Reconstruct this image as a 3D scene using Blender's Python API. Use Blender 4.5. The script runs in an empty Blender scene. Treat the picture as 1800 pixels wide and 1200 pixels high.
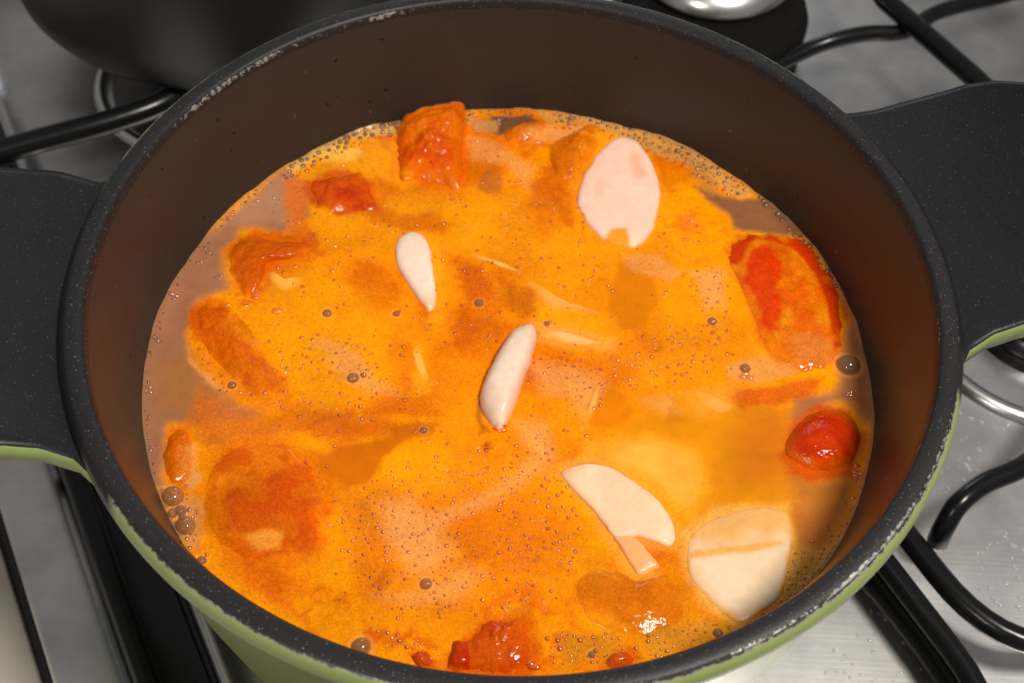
import bpy, bmesh, math, random
import numpy as np
from mathutils import Vector, Matrix
rnd = random.Random(7)
scene = bpy.context.scene
COL = scene.collection

# ------------------------------------------------------------------ camera
CAM_POS = np.array([1.667e-4, -0.217393, 0.258835])
CAM_X = np.array([0.99882831, 0.03894281, 0.02873084])
CAM_Y = np.array([-0.04839425, 0.80375623, 0.59298728])
CAM_F = np.array([0.0, 0.59368289, -0.80469909])
LENS = 42.0
cam_data = bpy.data.cameras.new('camera')
cam = bpy.data.objects.new('camera', cam_data); COL.objects.link(cam)
cam.matrix_world = Matrix(((CAM_X[0], CAM_Y[0], -CAM_F[0], CAM_POS[0]),
                           (CAM_X[1], CAM_Y[1], -CAM_F[1], CAM_POS[1]),
                           (CAM_X[2], CAM_Y[2], -CAM_F[2], CAM_POS[2]), (0, 0, 0, 1)))
cam_data.lens = LENS; cam_data.sensor_width = 36
cam_data.clip_start = 0.01; cam_data.clip_end = 20
cam_data.dof.use_dof = True; cam_data.dof.focus_distance = 0.335; cam_data.dof.aperture_fstop = 18
scene.camera = cam

# ------------------------------------------------------------------ light
world = bpy.data.worlds.new('World'); scene.world = world; world.use_nodes = True
bg = world.node_tree.nodes['Background']
bg.inputs[0].default_value = (1.0, 0.96, 0.92, 1); bg.inputs[1].default_value = 0.19
def area(name, loc, target, size, power, color):
    d = bpy.data.lights.new(name, 'AREA'); d.shape = 'DISK'; d.size = size; d.energy = power; d.color = color
    o = bpy.data.objects.new(name, d); COL.objects.link(o); o.location = loc
    o.rotation_euler = (Vector(target) - Vector(loc)).to_track_quat('-Z', 'Y').to_euler()
    return o
area('ceiling_lamp', (0.42, -0.20, 0.95), (0, 0, -0.04), 0.20, 11.6, (1.0, 0.93, 0.84))
area('front_fill', (-0.40, -0.75, 0.85), (0, 0.0, -0.04), 0.14, 2.4, (1.0, 0.94, 0.88))  # fill added behind the camera to lift the front; no known source
area('window_light', (0.0, 1.70, 0.62), (0.05, 0.1, -0.1), 0.45, 2.6, (0.80, 0.90, 1.0))
scene.view_settings.view_transform = 'Standard'; scene.view_settings.look = 'None'
scene.view_settings.exposure = 0; scene.view_settings.gamma = 1
scene.render.engine = 'CYCLES'
scene.cycles.use_denoising = True
scene.cycles.max_bounces = 8
scene.cycles.caustics_reflective = False; scene.cycles.caustics_refractive = False

# ------------------------------------------------------------------ helpers
def s2l(c):
    c = np.asarray(c, float) / 255.0
    return np.where(c <= 0.04045, c / 12.92, ((c + 0.055) / 1.055) ** 2.4)
def tag(o, label=None, cat=None, group=None, kind=None):
    if label: o['label'] = label
    if cat: o['category'] = cat
    if group: o['group'] = group
    if kind: o['kind'] = kind
    return o
def empty(name, loc=(0, 0, 0), rz=0):
    o = bpy.data.objects.new(name, None); COL.objects.link(o)
    o.location = loc; o.rotation_euler = (0, 0, rz); o.empty_display_size = 0.01
    return o
def obj(name, mesh, mats, parent=None, smooth=True):
    o = bpy.data.objects.new(name, mesh); COL.objects.link(o)
    if not isinstance(mats, (list, tuple)): mats = [mats]
    if not mesh.materials:
        for m in mats: mesh.materials.append(m)
    if smooth: mesh.polygons.foreach_set('use_smooth', np.ones(len(mesh.polygons), bool))
    if parent: o.parent = parent
    return o
def mesh_np(name, V, F, col=None):
    me = bpy.data.meshes.new(name)
    V = np.asarray(V, np.float32); F = np.asarray(F, np.int32)
    me.vertices.add(len(V)); me.vertices.foreach_set('co', V.ravel())
    k = F.shape[1]
    me.loops.add(F.size); me.loops.foreach_set('vertex_index', F.ravel())
    me.polygons.add(len(F)); me.polygons.foreach_set('loop_start', np.arange(0, F.size, k, dtype=np.int32))
    me.update(calc_edges=True); me.validate()
    if col is not None: set_col(me, col)
    return me
def set_col(me, col):
    a = me.color_attributes.new('Col', 'FLOAT_COLOR', 'POINT')
    c = np.ones((len(me.vertices), 4), np.float32); c[:, :np.shape(col)[1]] = col
    a.data.foreach_set('color', c.ravel())
def lathe(name, prof, seg=192, a0=0, a1=2 * math.pi):
    """prof: list of (r, z) from inside to outside"""
    prof = np.array(prof, float); n = len(prof)
    ang = np.linspace(0, 2 * math.pi, seg, endpoint=False)
    V = np.stack([np.outer(np.cos(ang), prof[:, 0]), np.outer(np.sin(ang), prof[:, 0]), np.tile(prof[:, 1], (seg, 1))], -1).reshape(-1, 3)
    i = np.arange(seg)[:, None]; j = np.arange(n - 1)[None]
    F = np.stack([i * n + j, i * n + j + 1, ((i + 1) % seg) * n + j + 1, ((i + 1) % seg) * n + j], -1).reshape(-1, 4)
    return mesh_np(name, V, F[:, ::-1])
def catmull(pts, sub=8, closed=False):
    P = np.array(pts, float); n = len(P); out = []
    rng = range(n if closed else n - 1)
    for i in rng:
        if closed: p0, p1, p2, p3 = P[i - 1], P[i], P[(i + 1) % n], P[(i + 2) % n]
        else: p0, p1, p2, p3 = P[max(i - 1, 0)], P[i], P[i + 1], P[min(i + 2, n - 1)]
        for t in np.linspace(0, 1, sub, endpoint=False):
            out.append(0.5 * ((2 * p1) + (-p0 + p2) * t + (2 * p0 - 5 * p1 + 4 * p2 - p3) * t * t + (-p0 + 3 * p1 - 3 * p2 + p3) * t ** 3))
    if not closed: out.append(P[-1])
    return np.array(out)
def tube(name, pts, r, seg=14, closed=False):
    P = np.array(pts, float); n = len(P)
    T = np.roll(P, -1, 0) - np.roll(P, 1, 0) if closed else np.gradient(P, axis=0)
    T /= np.linalg.norm(T, axis=1)[:, None]
    up = np.array([0, 0, 1.0]); ang = np.linspace(0, 2 * math.pi, seg, endpoint=False)
    V = []; R = np.broadcast_to(r, (n,))
    side = None
    for i in range(n):
        s = np.cross(T[i], up)
        if np.linalg.norm(s) < 0.15: s = side if side is not None else np.array([1.0, 0, 0])
        s = s - T[i] * (s @ T[i]); s /= np.linalg.norm(s)
        if side is not None and s @ side < 0: s = -s
        side = s; u = np.cross(s, T[i])
        V.append(P[i] + R[i] * (np.outer(np.cos(ang), s) + np.outer(np.sin(ang), u)))
    V = np.concatenate(V)
    F = []
    for i in range(n if closed else n - 1):
        a, b = i * seg, ((i + 1) % n) * seg
        for k in range(seg):
            F.append((a + k, a + (k + 1) % seg, b + (k + 1) % seg, b + k))
    if not closed:
        V = np.concatenate([V, P[:1], P[-1:]]); c0, c1 = len(V) - 2, len(V) - 1
        b = (n - 1) * seg
        for k in range(seg):
            F.append((c0, c0, (k + 1) % seg, k)); F.append((c1, c1, b + k, b + (k + 1) % seg))
        me = bpy.data.meshes.new(name)
        me.from_pydata(V.tolist(), [], [tuple(dict.fromkeys(f)) for f in F]); me.update()
        return me
    return mesh_np(name, V, F)
def rounded(pts, rad, sub=8, closed=False):
    """polyline with filleted corners"""
    P = [np.array(p, float) for p in pts]; n = len(P); out = []
    for i in range(n):
        if not closed and i in (0, n - 1): out.append(P[i]); continue
        a, b, c = P[i - 1], P[i], P[(i + 1) % n]
        d0, d1 = a - b, c - b; l0, l1 = np.linalg.norm(d0), np.linalg.norm(d1)
        r = min(rad, l0 * .48, l1 * .48); p0, p1 = b + d0 / l0 * r, b + d1 / l1 * r
        for t in np.linspace(0, 1, sub): out.append((1 - t) ** 2 * p0 + 2 * t * (1 - t) * b + t * t * p1)
    return np.array(out)

# value noise
_perm = np.random.RandomState(3).rand(64, 64)
def vnoise(x, y, seed=0):
    x = x + seed * 17.31; y = y + seed * 9.77
    xi, yi = np.floor(x).astype(int), np.floor(y).astype(int); fx, fy = x - xi, y - yi
    fx, fy = fx * fx * (3 - 2 * fx), fy * fy * (3 - 2 * fy)
    g = lambda a, b: _perm[(a * 7 + b * 13 + (a * b) % 5) % 64, (b * 3 + a) % 64]
    h = lambda a, b: _perm[(a + 31 * (b // 64)) % 64, (b + 17 * (a // 64)) % 64]
    return (h(xi, yi) * (1 - fx) + h(xi + 1, yi) * fx) * (1 - fy) + (h(xi, yi + 1) * (1 - fx) + h(xi + 1, yi + 1) * fx) * fy
def fbm(x, y, oct=4, seed=0, gain=.5):
    s = 0; a = 1; t = 0
    for o in range(oct):
        s = s + a * (vnoise(x * 2 ** o * 1.003, y * 2 ** o * 1.003, seed + o * 3) - .5) * 2; t += a; a *= gain
    return s / t
def sstep(a, b, x):
    t = np.clip((x - a) / (b - a), 0, 1); return t * t * (3 - 2 * t)

# ------------------------------------------------------------------ photo survey: points of the photograph brought onto a level plane of the place, in metres
ZS = -0.04426            # level of the soup below the rim
def at(px, z=ZS):
    px = np.atleast_2d(np.array(px, float))
    r = np.outer((px[:, 0] - 900) / 1800 / LENS * 36, CAM_X) + np.outer(-(px[:, 1] - 600) / 1800 / LENS * 36, CAM_Y) + CAM_F
    t = (z - CAM_POS[2]) / r[:, 2]
    return (CAM_POS + r * t[:, None])[:, :2]

# ------------------------------------------------------------------ materials
def mat(name):
    m = bpy.data.materials.new(name); m.use_nodes = True
    nt = m.node_tree; return m, nt, nt.nodes['Principled BSDF']
def N(nt, typ, **kw):
    n = nt.nodes.new(typ)
    for k, v in kw.items():
        if k.startswith('i_'): n.inputs[k[2:].replace('_', ' ')].default_value = v
        else: setattr(n, k, v)
    return n
def ramp(nt, src, p0, p1, c0=(0, 0, 0, 1), c1=(1, 1, 1, 1)):
    r = N(nt, 'ShaderNodeValToRGB'); e = r.color_ramp.elements
    e[0].position, e[1].position = p0, p1; e[0].color, e[1].color = c0, c1
    nt.links.new(src, r.inputs[0]); return r
def mixc(nt, fac, a, b):
    m = N(nt, 'ShaderNodeMix', data_type='RGBA')
    for i, v in ((0, fac), (6, a), (7, b)):
        if hasattr(v, 'is_linked') or isinstance(v, bpy.types.NodeSocket): nt.links.new(v, m.inputs[i])
        elif i == 0: m.inputs[0].default_value = v
        else: m.inputs[i].default_value = (*v[:3], 1)
    return m.outputs[2]
def bump(nt, bsdf, height, strength, dist):
    b = N(nt, 'ShaderNodeBump'); b.inputs['Strength'].default_value = strength; b.inputs['Distance'].default_value = dist
    nt.links.new(height, b.inputs['Height']); nt.links.new(b.outputs[0], bsdf.inputs['Normal']); return b

def coat_material(name, base, speck=True, rough=.5, wear=False, amt=1.0):
    m, nt, b = mat(name); L = nt.links
    tc = N(nt, 'ShaderNodeTexCoord')
    n1 = N(nt, 'ShaderNodeTexNoise', i_Scale=30.0, i_Detail=5.0); L.new(tc.outputs['Object'], n1.inputs['Vector'])
    c = mixc(nt, n1.outputs[0], tuple(np.array(base) * .75), tuple(np.array(base) * 1.25))
    hi = None
    for sc, thr, val in ((760, .09, .08), (1500, .15, .06), (360, .022, .22)) if speck else ((330, .12, .1), (120, .07, .1)):
        v = N(nt, 'ShaderNodeTexVoronoi', i_Scale=float(sc)); L.new(tc.outputs['Object'], v.inputs['Vector'])
        # only some cells hold a fleck, each of its own size
        sep = N(nt, 'ShaderNodeSeparateColor'); L.new(v.outputs['Color'], sep.inputs[0])
        mm = N(nt, 'ShaderNodeMath', operation='MULTIPLY'); L.new(sep.outputs[0], mm.inputs[0]); mm.inputs[1].default_value = thr * 2
        lt = N(nt, 'ShaderNodeMath', operation='LESS_THAN'); L.new(v.outputs['Distance'], lt.inputs[0]); L.new(mm.outputs[0], lt.inputs[1])
        g = N(nt, 'ShaderNodeMath', operation='GREATER_THAN'); L.new(sep.outputs[1], g.inputs[0]); g.inputs[1].default_value = .55 if speck else .93
        f = N(nt, 'ShaderNodeMath', operation='MULTIPLY'); L.new(lt.outputs[0], f.inputs[0]); L.new(g.outputs[0], f.inputs[1])
        vv = val * amt if speck else .004
        c = mixc(nt, f.outputs[0], c, (vv, vv * .97, vv * .92))
    if wear:
        at_ = N(nt, 'ShaderNodeAttribute', attribute_name='Col')
        nz = N(nt, 'ShaderNodeTexNoise', i_Scale=620.0, i_Detail=6.0, i_Roughness=.7); L.new(tc.outputs['Object'], nz.inputs['Vector'])
        ad = N(nt, 'ShaderNodeMath', operation='MULTIPLY'); L.new(at_.outputs['Color'], ad.inputs[0]); L.new(nz.outputs[0], ad.inputs[1])
        r = ramp(nt, ad.outputs[0], .40, .50)
        c = mixc(nt, r.outputs[0], c, (.42, .41, .38))
        met = N(nt, 'ShaderNodeMath', operation='MULTIPLY'); L.new(r.outputs[0], met.inputs[0]); met.inputs[1].default_value = .6
        L.new(met.outputs[0], b.inputs['Metallic'])
    L.new(c, b.inputs['Base Color'])
    b.inputs['Roughness'].default_value = rough
    b.inputs['Specular IOR Level'].default_value = .3
    n2 = N(nt, 'ShaderNodeTexNoise', i_Scale=1400.0, i_Detail=3.0); L.new(tc.outputs['Object'], n2.inputs['Vector'])
    bump(nt, b, n2.outputs[0], .2, .0003)
    return m
M_rim = coat_material('speckled_coating', (.0165, .0165, .018), True, .45, True, 1.7)
M_handle = coat_material('speckled_handle_coating', (.0125, .0125, .0145), True, .40, False, .8)
M_wall = coat_material('oily_inner_coating', (.031, .0265, .0245), False, .38)

def green_material():
    m, nt, b = mat('green_enamel'); L = nt.links
    tc = N(nt, 'ShaderNodeTexCoord')
    n = N(nt, 'ShaderNodeTexNoise', i_Scale=18.0, i_Detail=4.0); L.new(tc.outputs['Object'], n.inputs['Vector'])
    c = mixc(nt, n.outputs[0], (.23, .295, .085), (.29, .35, .13))
    # ragged bare-metal edge where the coating ends at the lip
    sp = N(nt, 'ShaderNodeSeparateXYZ'); L.new(tc.outputs['Object'], sp.inputs[0])
    nz = N(nt, 'ShaderNodeTexNoise', i_Scale=420.0, i_Detail=4.0, i_Roughness=.7); L.new(tc.outputs['Object'], nz.inputs['Vector'])
    ma = N(nt, 'ShaderNodeMath', operation='MULTIPLY_ADD'); L.new(nz.outputs[0], ma.inputs[0]); ma.inputs[1].default_value = .0015; L.new(sp.outputs[2], ma.inputs[2])
    r = ramp(nt, ma.outputs[0], 0, 1)
    mp = N(nt, 'ShaderNodeMapRange'); L.new(ma.outputs[0], mp.inputs[0]); mp.inputs[1].default_value = -.00008; mp.inputs[2].default_value = .00004
    c = mixc(nt, mp.outputs[0], c, (.24, .23, .19))
    mp2 = N(nt, 'ShaderNodeMapRange'); L.new(ma.outputs[0], mp2.inputs[0]); mp2.inputs[1].default_value = .0001; mp2.inputs[2].default_value = .00025
    c = mixc(nt, mp2.outputs[0], c, (.03, .03, .032))
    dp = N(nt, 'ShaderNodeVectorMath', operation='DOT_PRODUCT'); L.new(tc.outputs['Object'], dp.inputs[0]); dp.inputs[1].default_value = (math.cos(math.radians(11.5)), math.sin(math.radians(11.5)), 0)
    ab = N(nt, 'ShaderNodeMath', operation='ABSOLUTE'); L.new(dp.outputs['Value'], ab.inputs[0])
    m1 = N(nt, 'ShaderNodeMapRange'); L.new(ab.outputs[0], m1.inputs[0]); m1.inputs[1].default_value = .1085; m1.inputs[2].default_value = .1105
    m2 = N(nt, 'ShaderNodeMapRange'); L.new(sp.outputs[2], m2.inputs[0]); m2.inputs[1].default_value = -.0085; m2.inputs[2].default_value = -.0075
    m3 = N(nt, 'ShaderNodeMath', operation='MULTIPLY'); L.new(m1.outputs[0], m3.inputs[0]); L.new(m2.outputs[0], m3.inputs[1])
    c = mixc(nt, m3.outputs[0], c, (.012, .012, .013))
    L.new(c, b.inputs['Base Color']); b.inputs['Roughness'].default_value = .35
    return m
M_green = green_material()

def steel_material(name='brushed_steel', base=.80, rough=.36, ang=math.radians(30)):
    m, nt, b = mat(name); L = nt.links
    tc = N(nt, 'ShaderNodeTexCoord')
    mp = N(nt, 'ShaderNodeMapping'); L.new(tc.outputs['Object'], mp.inputs[0])
    mp.inputs['Rotation'].default_value = (0, 0, -ang); mp.inputs['Scale'].default_value = (12, 900, 200)
    n = N(nt, 'ShaderNodeTexNoise', i_Scale=1.0, i_Detail=4.0); L.new(mp.outputs[0], n.inputs['Vector'])
    n2 = N(nt, 'ShaderNodeTexNoise', i_Scale=14.0, i_Detail=6.0, i_Roughness=.65); L.new(tc.outputs['Object'], n2.inputs['Vector'])
    c = mixc(nt, n.outputs[0], (base * .9, base * .88, base * .86), (base * 1.06, base * 1.05, base * 1.03))
    n3 = N(nt, 'ShaderNodeTexNoise', i_Scale=26.0, i_Detail=7.0, i_Roughness=.6); L.new(tc.outputs['Object'], n3.inputs['Vector'])
    st = ramp(nt, n3.outputs[0], .42, .66); c = mixc(nt, st.outputs[0], c, (base * .74, base * .74, base * .76))
    L.new(c, b.inputs['Base Color']); b.inputs['Metallic'].default_value = 1
    r = N(nt, 'ShaderNodeMapRange'); L.new(n2.outputs[0], r.inputs[0]); r.inputs[3].default_value = rough - .1; r.inputs[4].default_value = rough + .12
    L.new(r.outputs[0], b.inputs['Roughness'])
    bump(nt, b, n.outputs[0], .12, .0002)
    return m
M_steel = steel_material()
M_chrome = steel_material('polished_steel', .85, .24)
def simple(name, col, rough=.5, metal=0, noise=.15, scale=60., bmp=.0002, spec=.5):
    m, nt, b = mat(name); L = nt.links
    tc = N(nt, 'ShaderNodeTexCoord'); n = N(nt, 'ShaderNodeTexNoise', i_Scale=scale, i_Detail=5.0); L.new(tc.outputs['Object'], n.inputs['Vector'])
    c = mixc(nt, n.outputs[0], tuple(np.array(col) * (1 - noise)), tuple(np.array(col) * (1 + noise)))
    L.new(c, b.inputs['Base Color']); b.inputs['Roughness'].default_value = rough; b.inputs['Metallic'].default_value = metal; b.inputs['Specular IOR Level'].default_value = spec
    if bmp: bump(nt, b, n.outputs[0], .3, bmp)
    return m
M_iron = simple('black_enamel', (.006, .006, .007), .24, 0, .3, 300., .00015, .32)
M_pan = simple('black_pan_metal', (.014, .0135, .013), .4, 0, .15, 90., .0002)
M_dark_reflection = simple('dark_reflection_black', (.006, .006, .010), .16, 0, .3, 40., 0)
M_black = simple('lid_shadow_black', (.005, .005, .005), .8, 0, .3, 300., .00015, .12)
M_counter = simple('pale_countertop', (.62, .56, .49), .5, 0, .06, 200.)
M_seal = simple('dark_seal', (.015, .014, .013), .6, 0, .2, 200.)

def wet(name, rough=.12, sss=0., bmp=.25, bscale=900., bdist=.0005, coat=0., spec=.5, grain=0.):
    m, nt, b = mat(name); L = nt.links
    a = N(nt, 'ShaderNodeAttribute', attribute_name='Col'); tc = N(nt, 'ShaderNodeTexCoord')
    src = a.outputs['Color']
    for gs, ga in ((1500., grain), (3600., grain * .8)) if grain else ():
        gn = N(nt, 'ShaderNodeTexNoise', i_Scale=gs, i_Detail=2.0); L.new(tc.outputs['Object'], gn.inputs['Vector'])
        gm = N(nt, 'ShaderNodeMapRange'); L.new(gn.outputs[0], gm.inputs[0]); gm.inputs[1].default_value = .3; gm.inputs[2].default_value = .7; gm.inputs[3].default_value = -ga; gm.inputs[4].default_value = ga; ml = N(nt, 'ShaderNodeMath', operation='MULTIPLY_ADD'); L.new(gm.outputs[0], ml.inputs[0]); L.new(a.outputs['Alpha'], ml.inputs[1]); ml.inputs[2].default_value = 1
        vm = N(nt, 'ShaderNodeVectorMath', operation='SCALE'); L.new(src, vm.inputs[0]); L.new(ml.outputs[0], vm.inputs['Scale']); src = vm.outputs[0]
    L.new(src, b.inputs['Base Color'])
    b.inputs['Roughness'].default_value = rough; b.inputs['IOR'].default_value = 1.36
    b.inputs['Specular IOR Level'].default_value = spec
    if sss:
        b.inputs['Subsurface Weight'].default_value = sss; b.inputs['Subsurface Radius'].default_value = (1, .45, .2); b.inputs['Subsurface Scale'].default_value = .003
    n = N(nt, 'ShaderNodeTexNoise', i_Scale=bscale, i_Detail=3.0, i_Roughness=.6); L.new(tc.outputs['Object'], n.inputs['Vector'])
    if bmp: bump(nt, b, n.outputs[0], bmp, bdist)
    return m
M_soup = wet('frothy_broth', .16, 0, .22, 1500., .0003, spec=.3, grain=.15)
M_tomato = wet('wet_tomato', .09, 0, .25, 500., .0008, spec=.4, grain=.16)
M_pale = wet('pale_vegetable', .28, 0, .12, 700., .0004)
M_bubbles = wet('froth_bubble', .08, 0, 0); M_bubbles.node_tree.nodes['Principled BSDF'].inputs['IOR'].default_value = 2.2
def glassy(name, tint, rough=.03, body=.25, bodycol=(.3, .15, .08)):
    m, nt, b = mat(name); L = nt.links; out = nt.nodes['Material Output']; b.inputs['IOR'].default_value = 2.5
    b.inputs['Base Color'].default_value = (*bodycol, 1); b.inputs['Roughness'].default_value = rough
    tr = N(nt, 'ShaderNodeBsdfTransparent'); tr.inputs[0].default_value = (*tint, 1)
    lw = N(nt, 'ShaderNodeLayerWeight', i_Blend=.35)
    mr = N(nt, 'ShaderNodeMapRange'); L.new(lw.outputs['Facing'], mr.inputs[0]); mr.inputs[3].default_value = body; mr.inputs[4].default_value = .95
    mx = N(nt, 'ShaderNodeMixShader'); L.new(mr.outputs[0], mx.inputs[0]); L.new(tr.outputs[0], mx.inputs[1]); L.new(b.outputs[0], mx.inputs[2])
    L.new(mx.outputs[0], out.inputs[0]); return m
M_bubble = glassy('bubble_film', (.86, .76, .68), .07, .24, (.42, .25, .12))
M_water = glassy('water_film', (.97, .98, 1), .05, .22, (.8, .8, .8))
# ------------------------------------------------------------------ setting: countertop and cooktop (its own frame: v to the right, u towards the front)
CA, SA = math.cos(math.radians(30)), math.sin(math.radians(30))
def S(v, u, z): return (v * CA + u * SA, v * SA - u * CA, z)      # metres
ZP = -0.150              # steel plate
ZG = -0.1195             # centre line of the grate bars
def strip(name, prof, u0, u1, m, parent=None):
    """a profile (v, z) drawn along u"""
    us = np.linspace(u0, u1, 40); V = []; n = len(prof)
    for u in us:
        for v, z in prof: V.append(S(v, u, z))
    i = np.arange(len(us) - 1)[:, None]; j = np.arange(n - 1)[None]
    F = np.stack([i * n + j, i * n + j + 1, (i + 1) * n + j + 1, (i + 1) * n + j], -1).reshape(-1, 4)
    return obj(name, mesh_np(name, V, F[:, ::-1]), m, parent)
counter = strip('countertop', [(-.70, -.156), (-.1745, -.156), (-.1735, -.157), (-.1735, -.19), (-.70, -.19), (-.70, -.156)], -.7, .5, M_counter)
tag(counter, kind='structure')
cooktop = empty('gas_cooktop', (0, 0, ZP))
tag(cooktop, 'brushed stainless steel gas cooktop under the pots and grates', 'cooktop')
def child(o, p):
    o.parent = p; o.matrix_parent_inverse = p.matrix_world.inverted() if False else Matrix.Translation(-p.location); return o
plate = strip('top_plate', [(-.1685, -.158), (-.1685, -.147), (-.1675, -.1445), (-.165, -.1435), (-.150, -.1435), (-.1475, -.1440), (-.146, -.1445), (-.1445, -.1465), (-.1440, -.1525), (-.1185, -.1525), (-.1180, -.1500), (-.1168, -.1482), (-.1145, -.1475), (-.1125, -.1485), (-.1105, -.1498), (-.106, ZP), (0, ZP), (.25, ZP), (.60, ZP)], -.55, .42, M_steel)
child(plate, cooktop)
refl_strip = strip('dark_reflection_strip', [(-.1439, -.1500), (-.1430, -.1512), (-.1405, -.1518), (-.1215, -.1518), (-.1192, -.1512), (-.1181, -.1500)], -.55, .42, M_dark_reflection); child(refl_strip, cooktop)  # black strip put in for the dark reflection of bar and pot in the steel
seal = strip('seal_strip', [(-.1733, -.165), (-.1733, -.1575), (-.1700, -.1565), (-.1687, -.1575), (-.1687, -.165)], -.55, .42, M_seal); child(seal, cooktop)
def burner(v, u):
    x, y, _ = S(v, u, 0)
    d = obj('burner_bowl', lathe('burner_bowl', [(.030, -.006), (.040, -.005), (.046, -.0035), (.0495, -.0005), (.0520, .0022), (.0540, .0032), (.0562, .0030), (.0578, .0018), (.0588, .0004)], 96), M_chrome)
    d.location = (x, y, ZP); child(d, cooktop)
    h = obj('burner_head', lathe('burner_head', [(0, .016), (.020, .016), (.024, .0145), (.025, .012), (.025, .009), (.031, .0085), (.0325, .006), (.0325, -.006)], 96), M_iron)
    h.location = (x, y, ZP); child(h, cooktop)
burner(.255, .020); burner(-.015, -.285); burner(.255, -.265); burner(0, 0)

# cast grates: every bar its own part
def bar(name, pts, r=.0045, parent=None, closed=False):
    return child(obj(name, tube(name, pts, r, 14, closed), M_iron), parent)
def grate(v0, v1, u0, u1, cv, cu, label, gap=.03, fingers=True, cross=()):
    x, y, _ = S((v0 + v1) / 2, (u0 + u1) / 2, 0)
    g = empty('pan_grate', (x, y, ZP)); tag(g, label, 'grate', 'black enamel grates on the cooktop')
    fr = rounded([S(v0, u0, ZG - .008), S(v1, u0, ZG - .008), S(v1, u1, ZG - .008), S(v0, u1, ZG - .008)], .035, 10, True)
    bar('frame', fr, .0042, g, True)
    for fv, fu in ((cv, u0), (cv, u1)):
        d = np.array([cv - fv, cu - fu]); l = np.linalg.norm(d); d /= l
        a = [(0, ZG - .008), (.010, ZG + .002), (.018, ZG), (l - gap, ZG)]
        bar('finger', rounded([S(fv + d[0] * t, fu + d[1] * t, z) for t, z in a], .008, 8), .0043, g)
    for sv, su in ((v0, u0 + .05), (v1, u0 + .05), (v0, u1 - .05), (v1 - .05, u1)):
        bar('foot', [S(sv, su, ZG - .008), S(sv, su, ZG - .018), S(sv, su, ZP + .001)], .004, g)
    return g
G_ = lambda px, z: (*at(px, z)[0], z)
g1 = grate(-.138, .1075, -.140, .160, 0, 0, 'black grate under the green pot')
bar('finger', catmull([G_(q_, -.1205) for q_ in ((-120, 308), (-20, 274), (80, 245), (180, 218), (268, 189), (325, 158), (420, 110))], 6), .0055, g1)
bar('bar_reflection', [(*at(q_, -.142)[0], -.142) for q_ in ((1440, 905), (1490, 962), (1560, 1040), (1632, 1130), (1680, 1200), (1716, 1262))], .0062, g1)  # added bar standing in for the frame bar's dark reflection in the steel
g2 = grate(-.138, .1075, -.420, -.150, -.015, -.285, 'black grate under the round black pot at the back left')
g3 = empty('pan_grate', S(.25, 0, ZP)); tag(g3, 'wide empty black grate right of the pot', 'grate', 'black enamel grates on the cooktop')
fr = rounded([S(.1215, -.42, ZG - .008), S(.40, -.42, ZG - .008), S(.40, .145, ZG - .008), S(.1215, .145, ZG - .008)], .045, 12, True)
bar('frame', fr, .0043, g3, True)
def G(px, z): x, y = at(px, z)[0]; return (x, y, z)
bar('finger', catmull([G((1648, 952), -.134), G((1660, 925), -.124), G((1685, 885), -.117), G((1730, 850), -.1155), G((1800, 818), -.1155), S(.195, .078, -.1155), S(.225, .066, -.1155)], 8), .0039, g3)
bar('finger', catmull([G((1330, 135), -.132), G((1385, 105), -.124), G((1450, 76), -.117), G((1520, 60), -.1155), G((1590, 56), -.1165), G((1640, 26), -.1165), G((1690, 10), -.1155), G((1760, -6), -.1155), G((1900, -48), -.1155)], 8), .0039, g3)
bar('finger', [G((1500, -80), -.109), G((1555, 0), -.109), G((1710, 135), -.109), G((1790, 212), -.109), G((1830, 300), -.109)], .0048, g3)
for sv, su in ((.1215, -.05), (.1215, .07), (.40, -.3), (.40, .05)): bar('foot', [S(sv, su, ZG - .008), S(sv, su, ZG - .018), S(sv, su, ZP + .001)], .004, g3)

# pan at the back left, steel cup at the back
pan = empty('black_pot', (-.150, .288, -.1150)); tag(pan, 'round matte black pot on the back left burner', 'pot')
obj('pan_body', lathe('pan_body', [(0, .004), (.094, .004), (.1000, .012), (.1010, .09), (.1016, .0925), (.1026, .093), (.1036, .092), (.1040, .088), (.1038, .020), (.1024, .009), (.0985, .002), (.092, 0), (0, 0)], 160), M_pan, pan)
for sg in (-1, 1):
    obj('handle', tube('handle', rounded([(sg * .102, -.03, .07), (sg * .132, -.03, .075), (sg * .132, .03, .075), (sg * .102, .03, .07)], .014), .005, 12), M_pan, pan)
cup = empty('steel_lid', (.094, .298, -.1152)); tag(cup, 'small shiny stainless steel lid behind the pot', 'lid')
obj('lid_body', lathe('lid_body', [(0, .016), (.010, .0158), (.022, .0142), (.031, .0112), (.0365, .0078), (.0388, .0045), (.0398, .0025), (.0402, .0012), (.0398, .0004), (.037, 0), (0, 0)], 128), M_chrome, cup)
obj('lid_knob', lathe('lid_knob', [(0, .030), (.006, .030), (.0078, .0285), (.0074, .025), (.0045, .022), (.0042, .0155)], 48), M_chrome, cup)
shadow_disc = empty('lid_shadow_disc', (.094, .278, ZP)); tag(shadow_disc, 'flat black disc standing in for the shadow under the small steel lid', 'shadow_disc')  # disc added where only the lid's soft shadow falls on the steel
obj('shadow_disc_plate', lathe('shadow_disc_plate', [(0, .0335), (.041, .0335), (.045, .032), (.047, .027), (.047, .0012), (0, .0012)], 96), M_black, shadow_disc)

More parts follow.
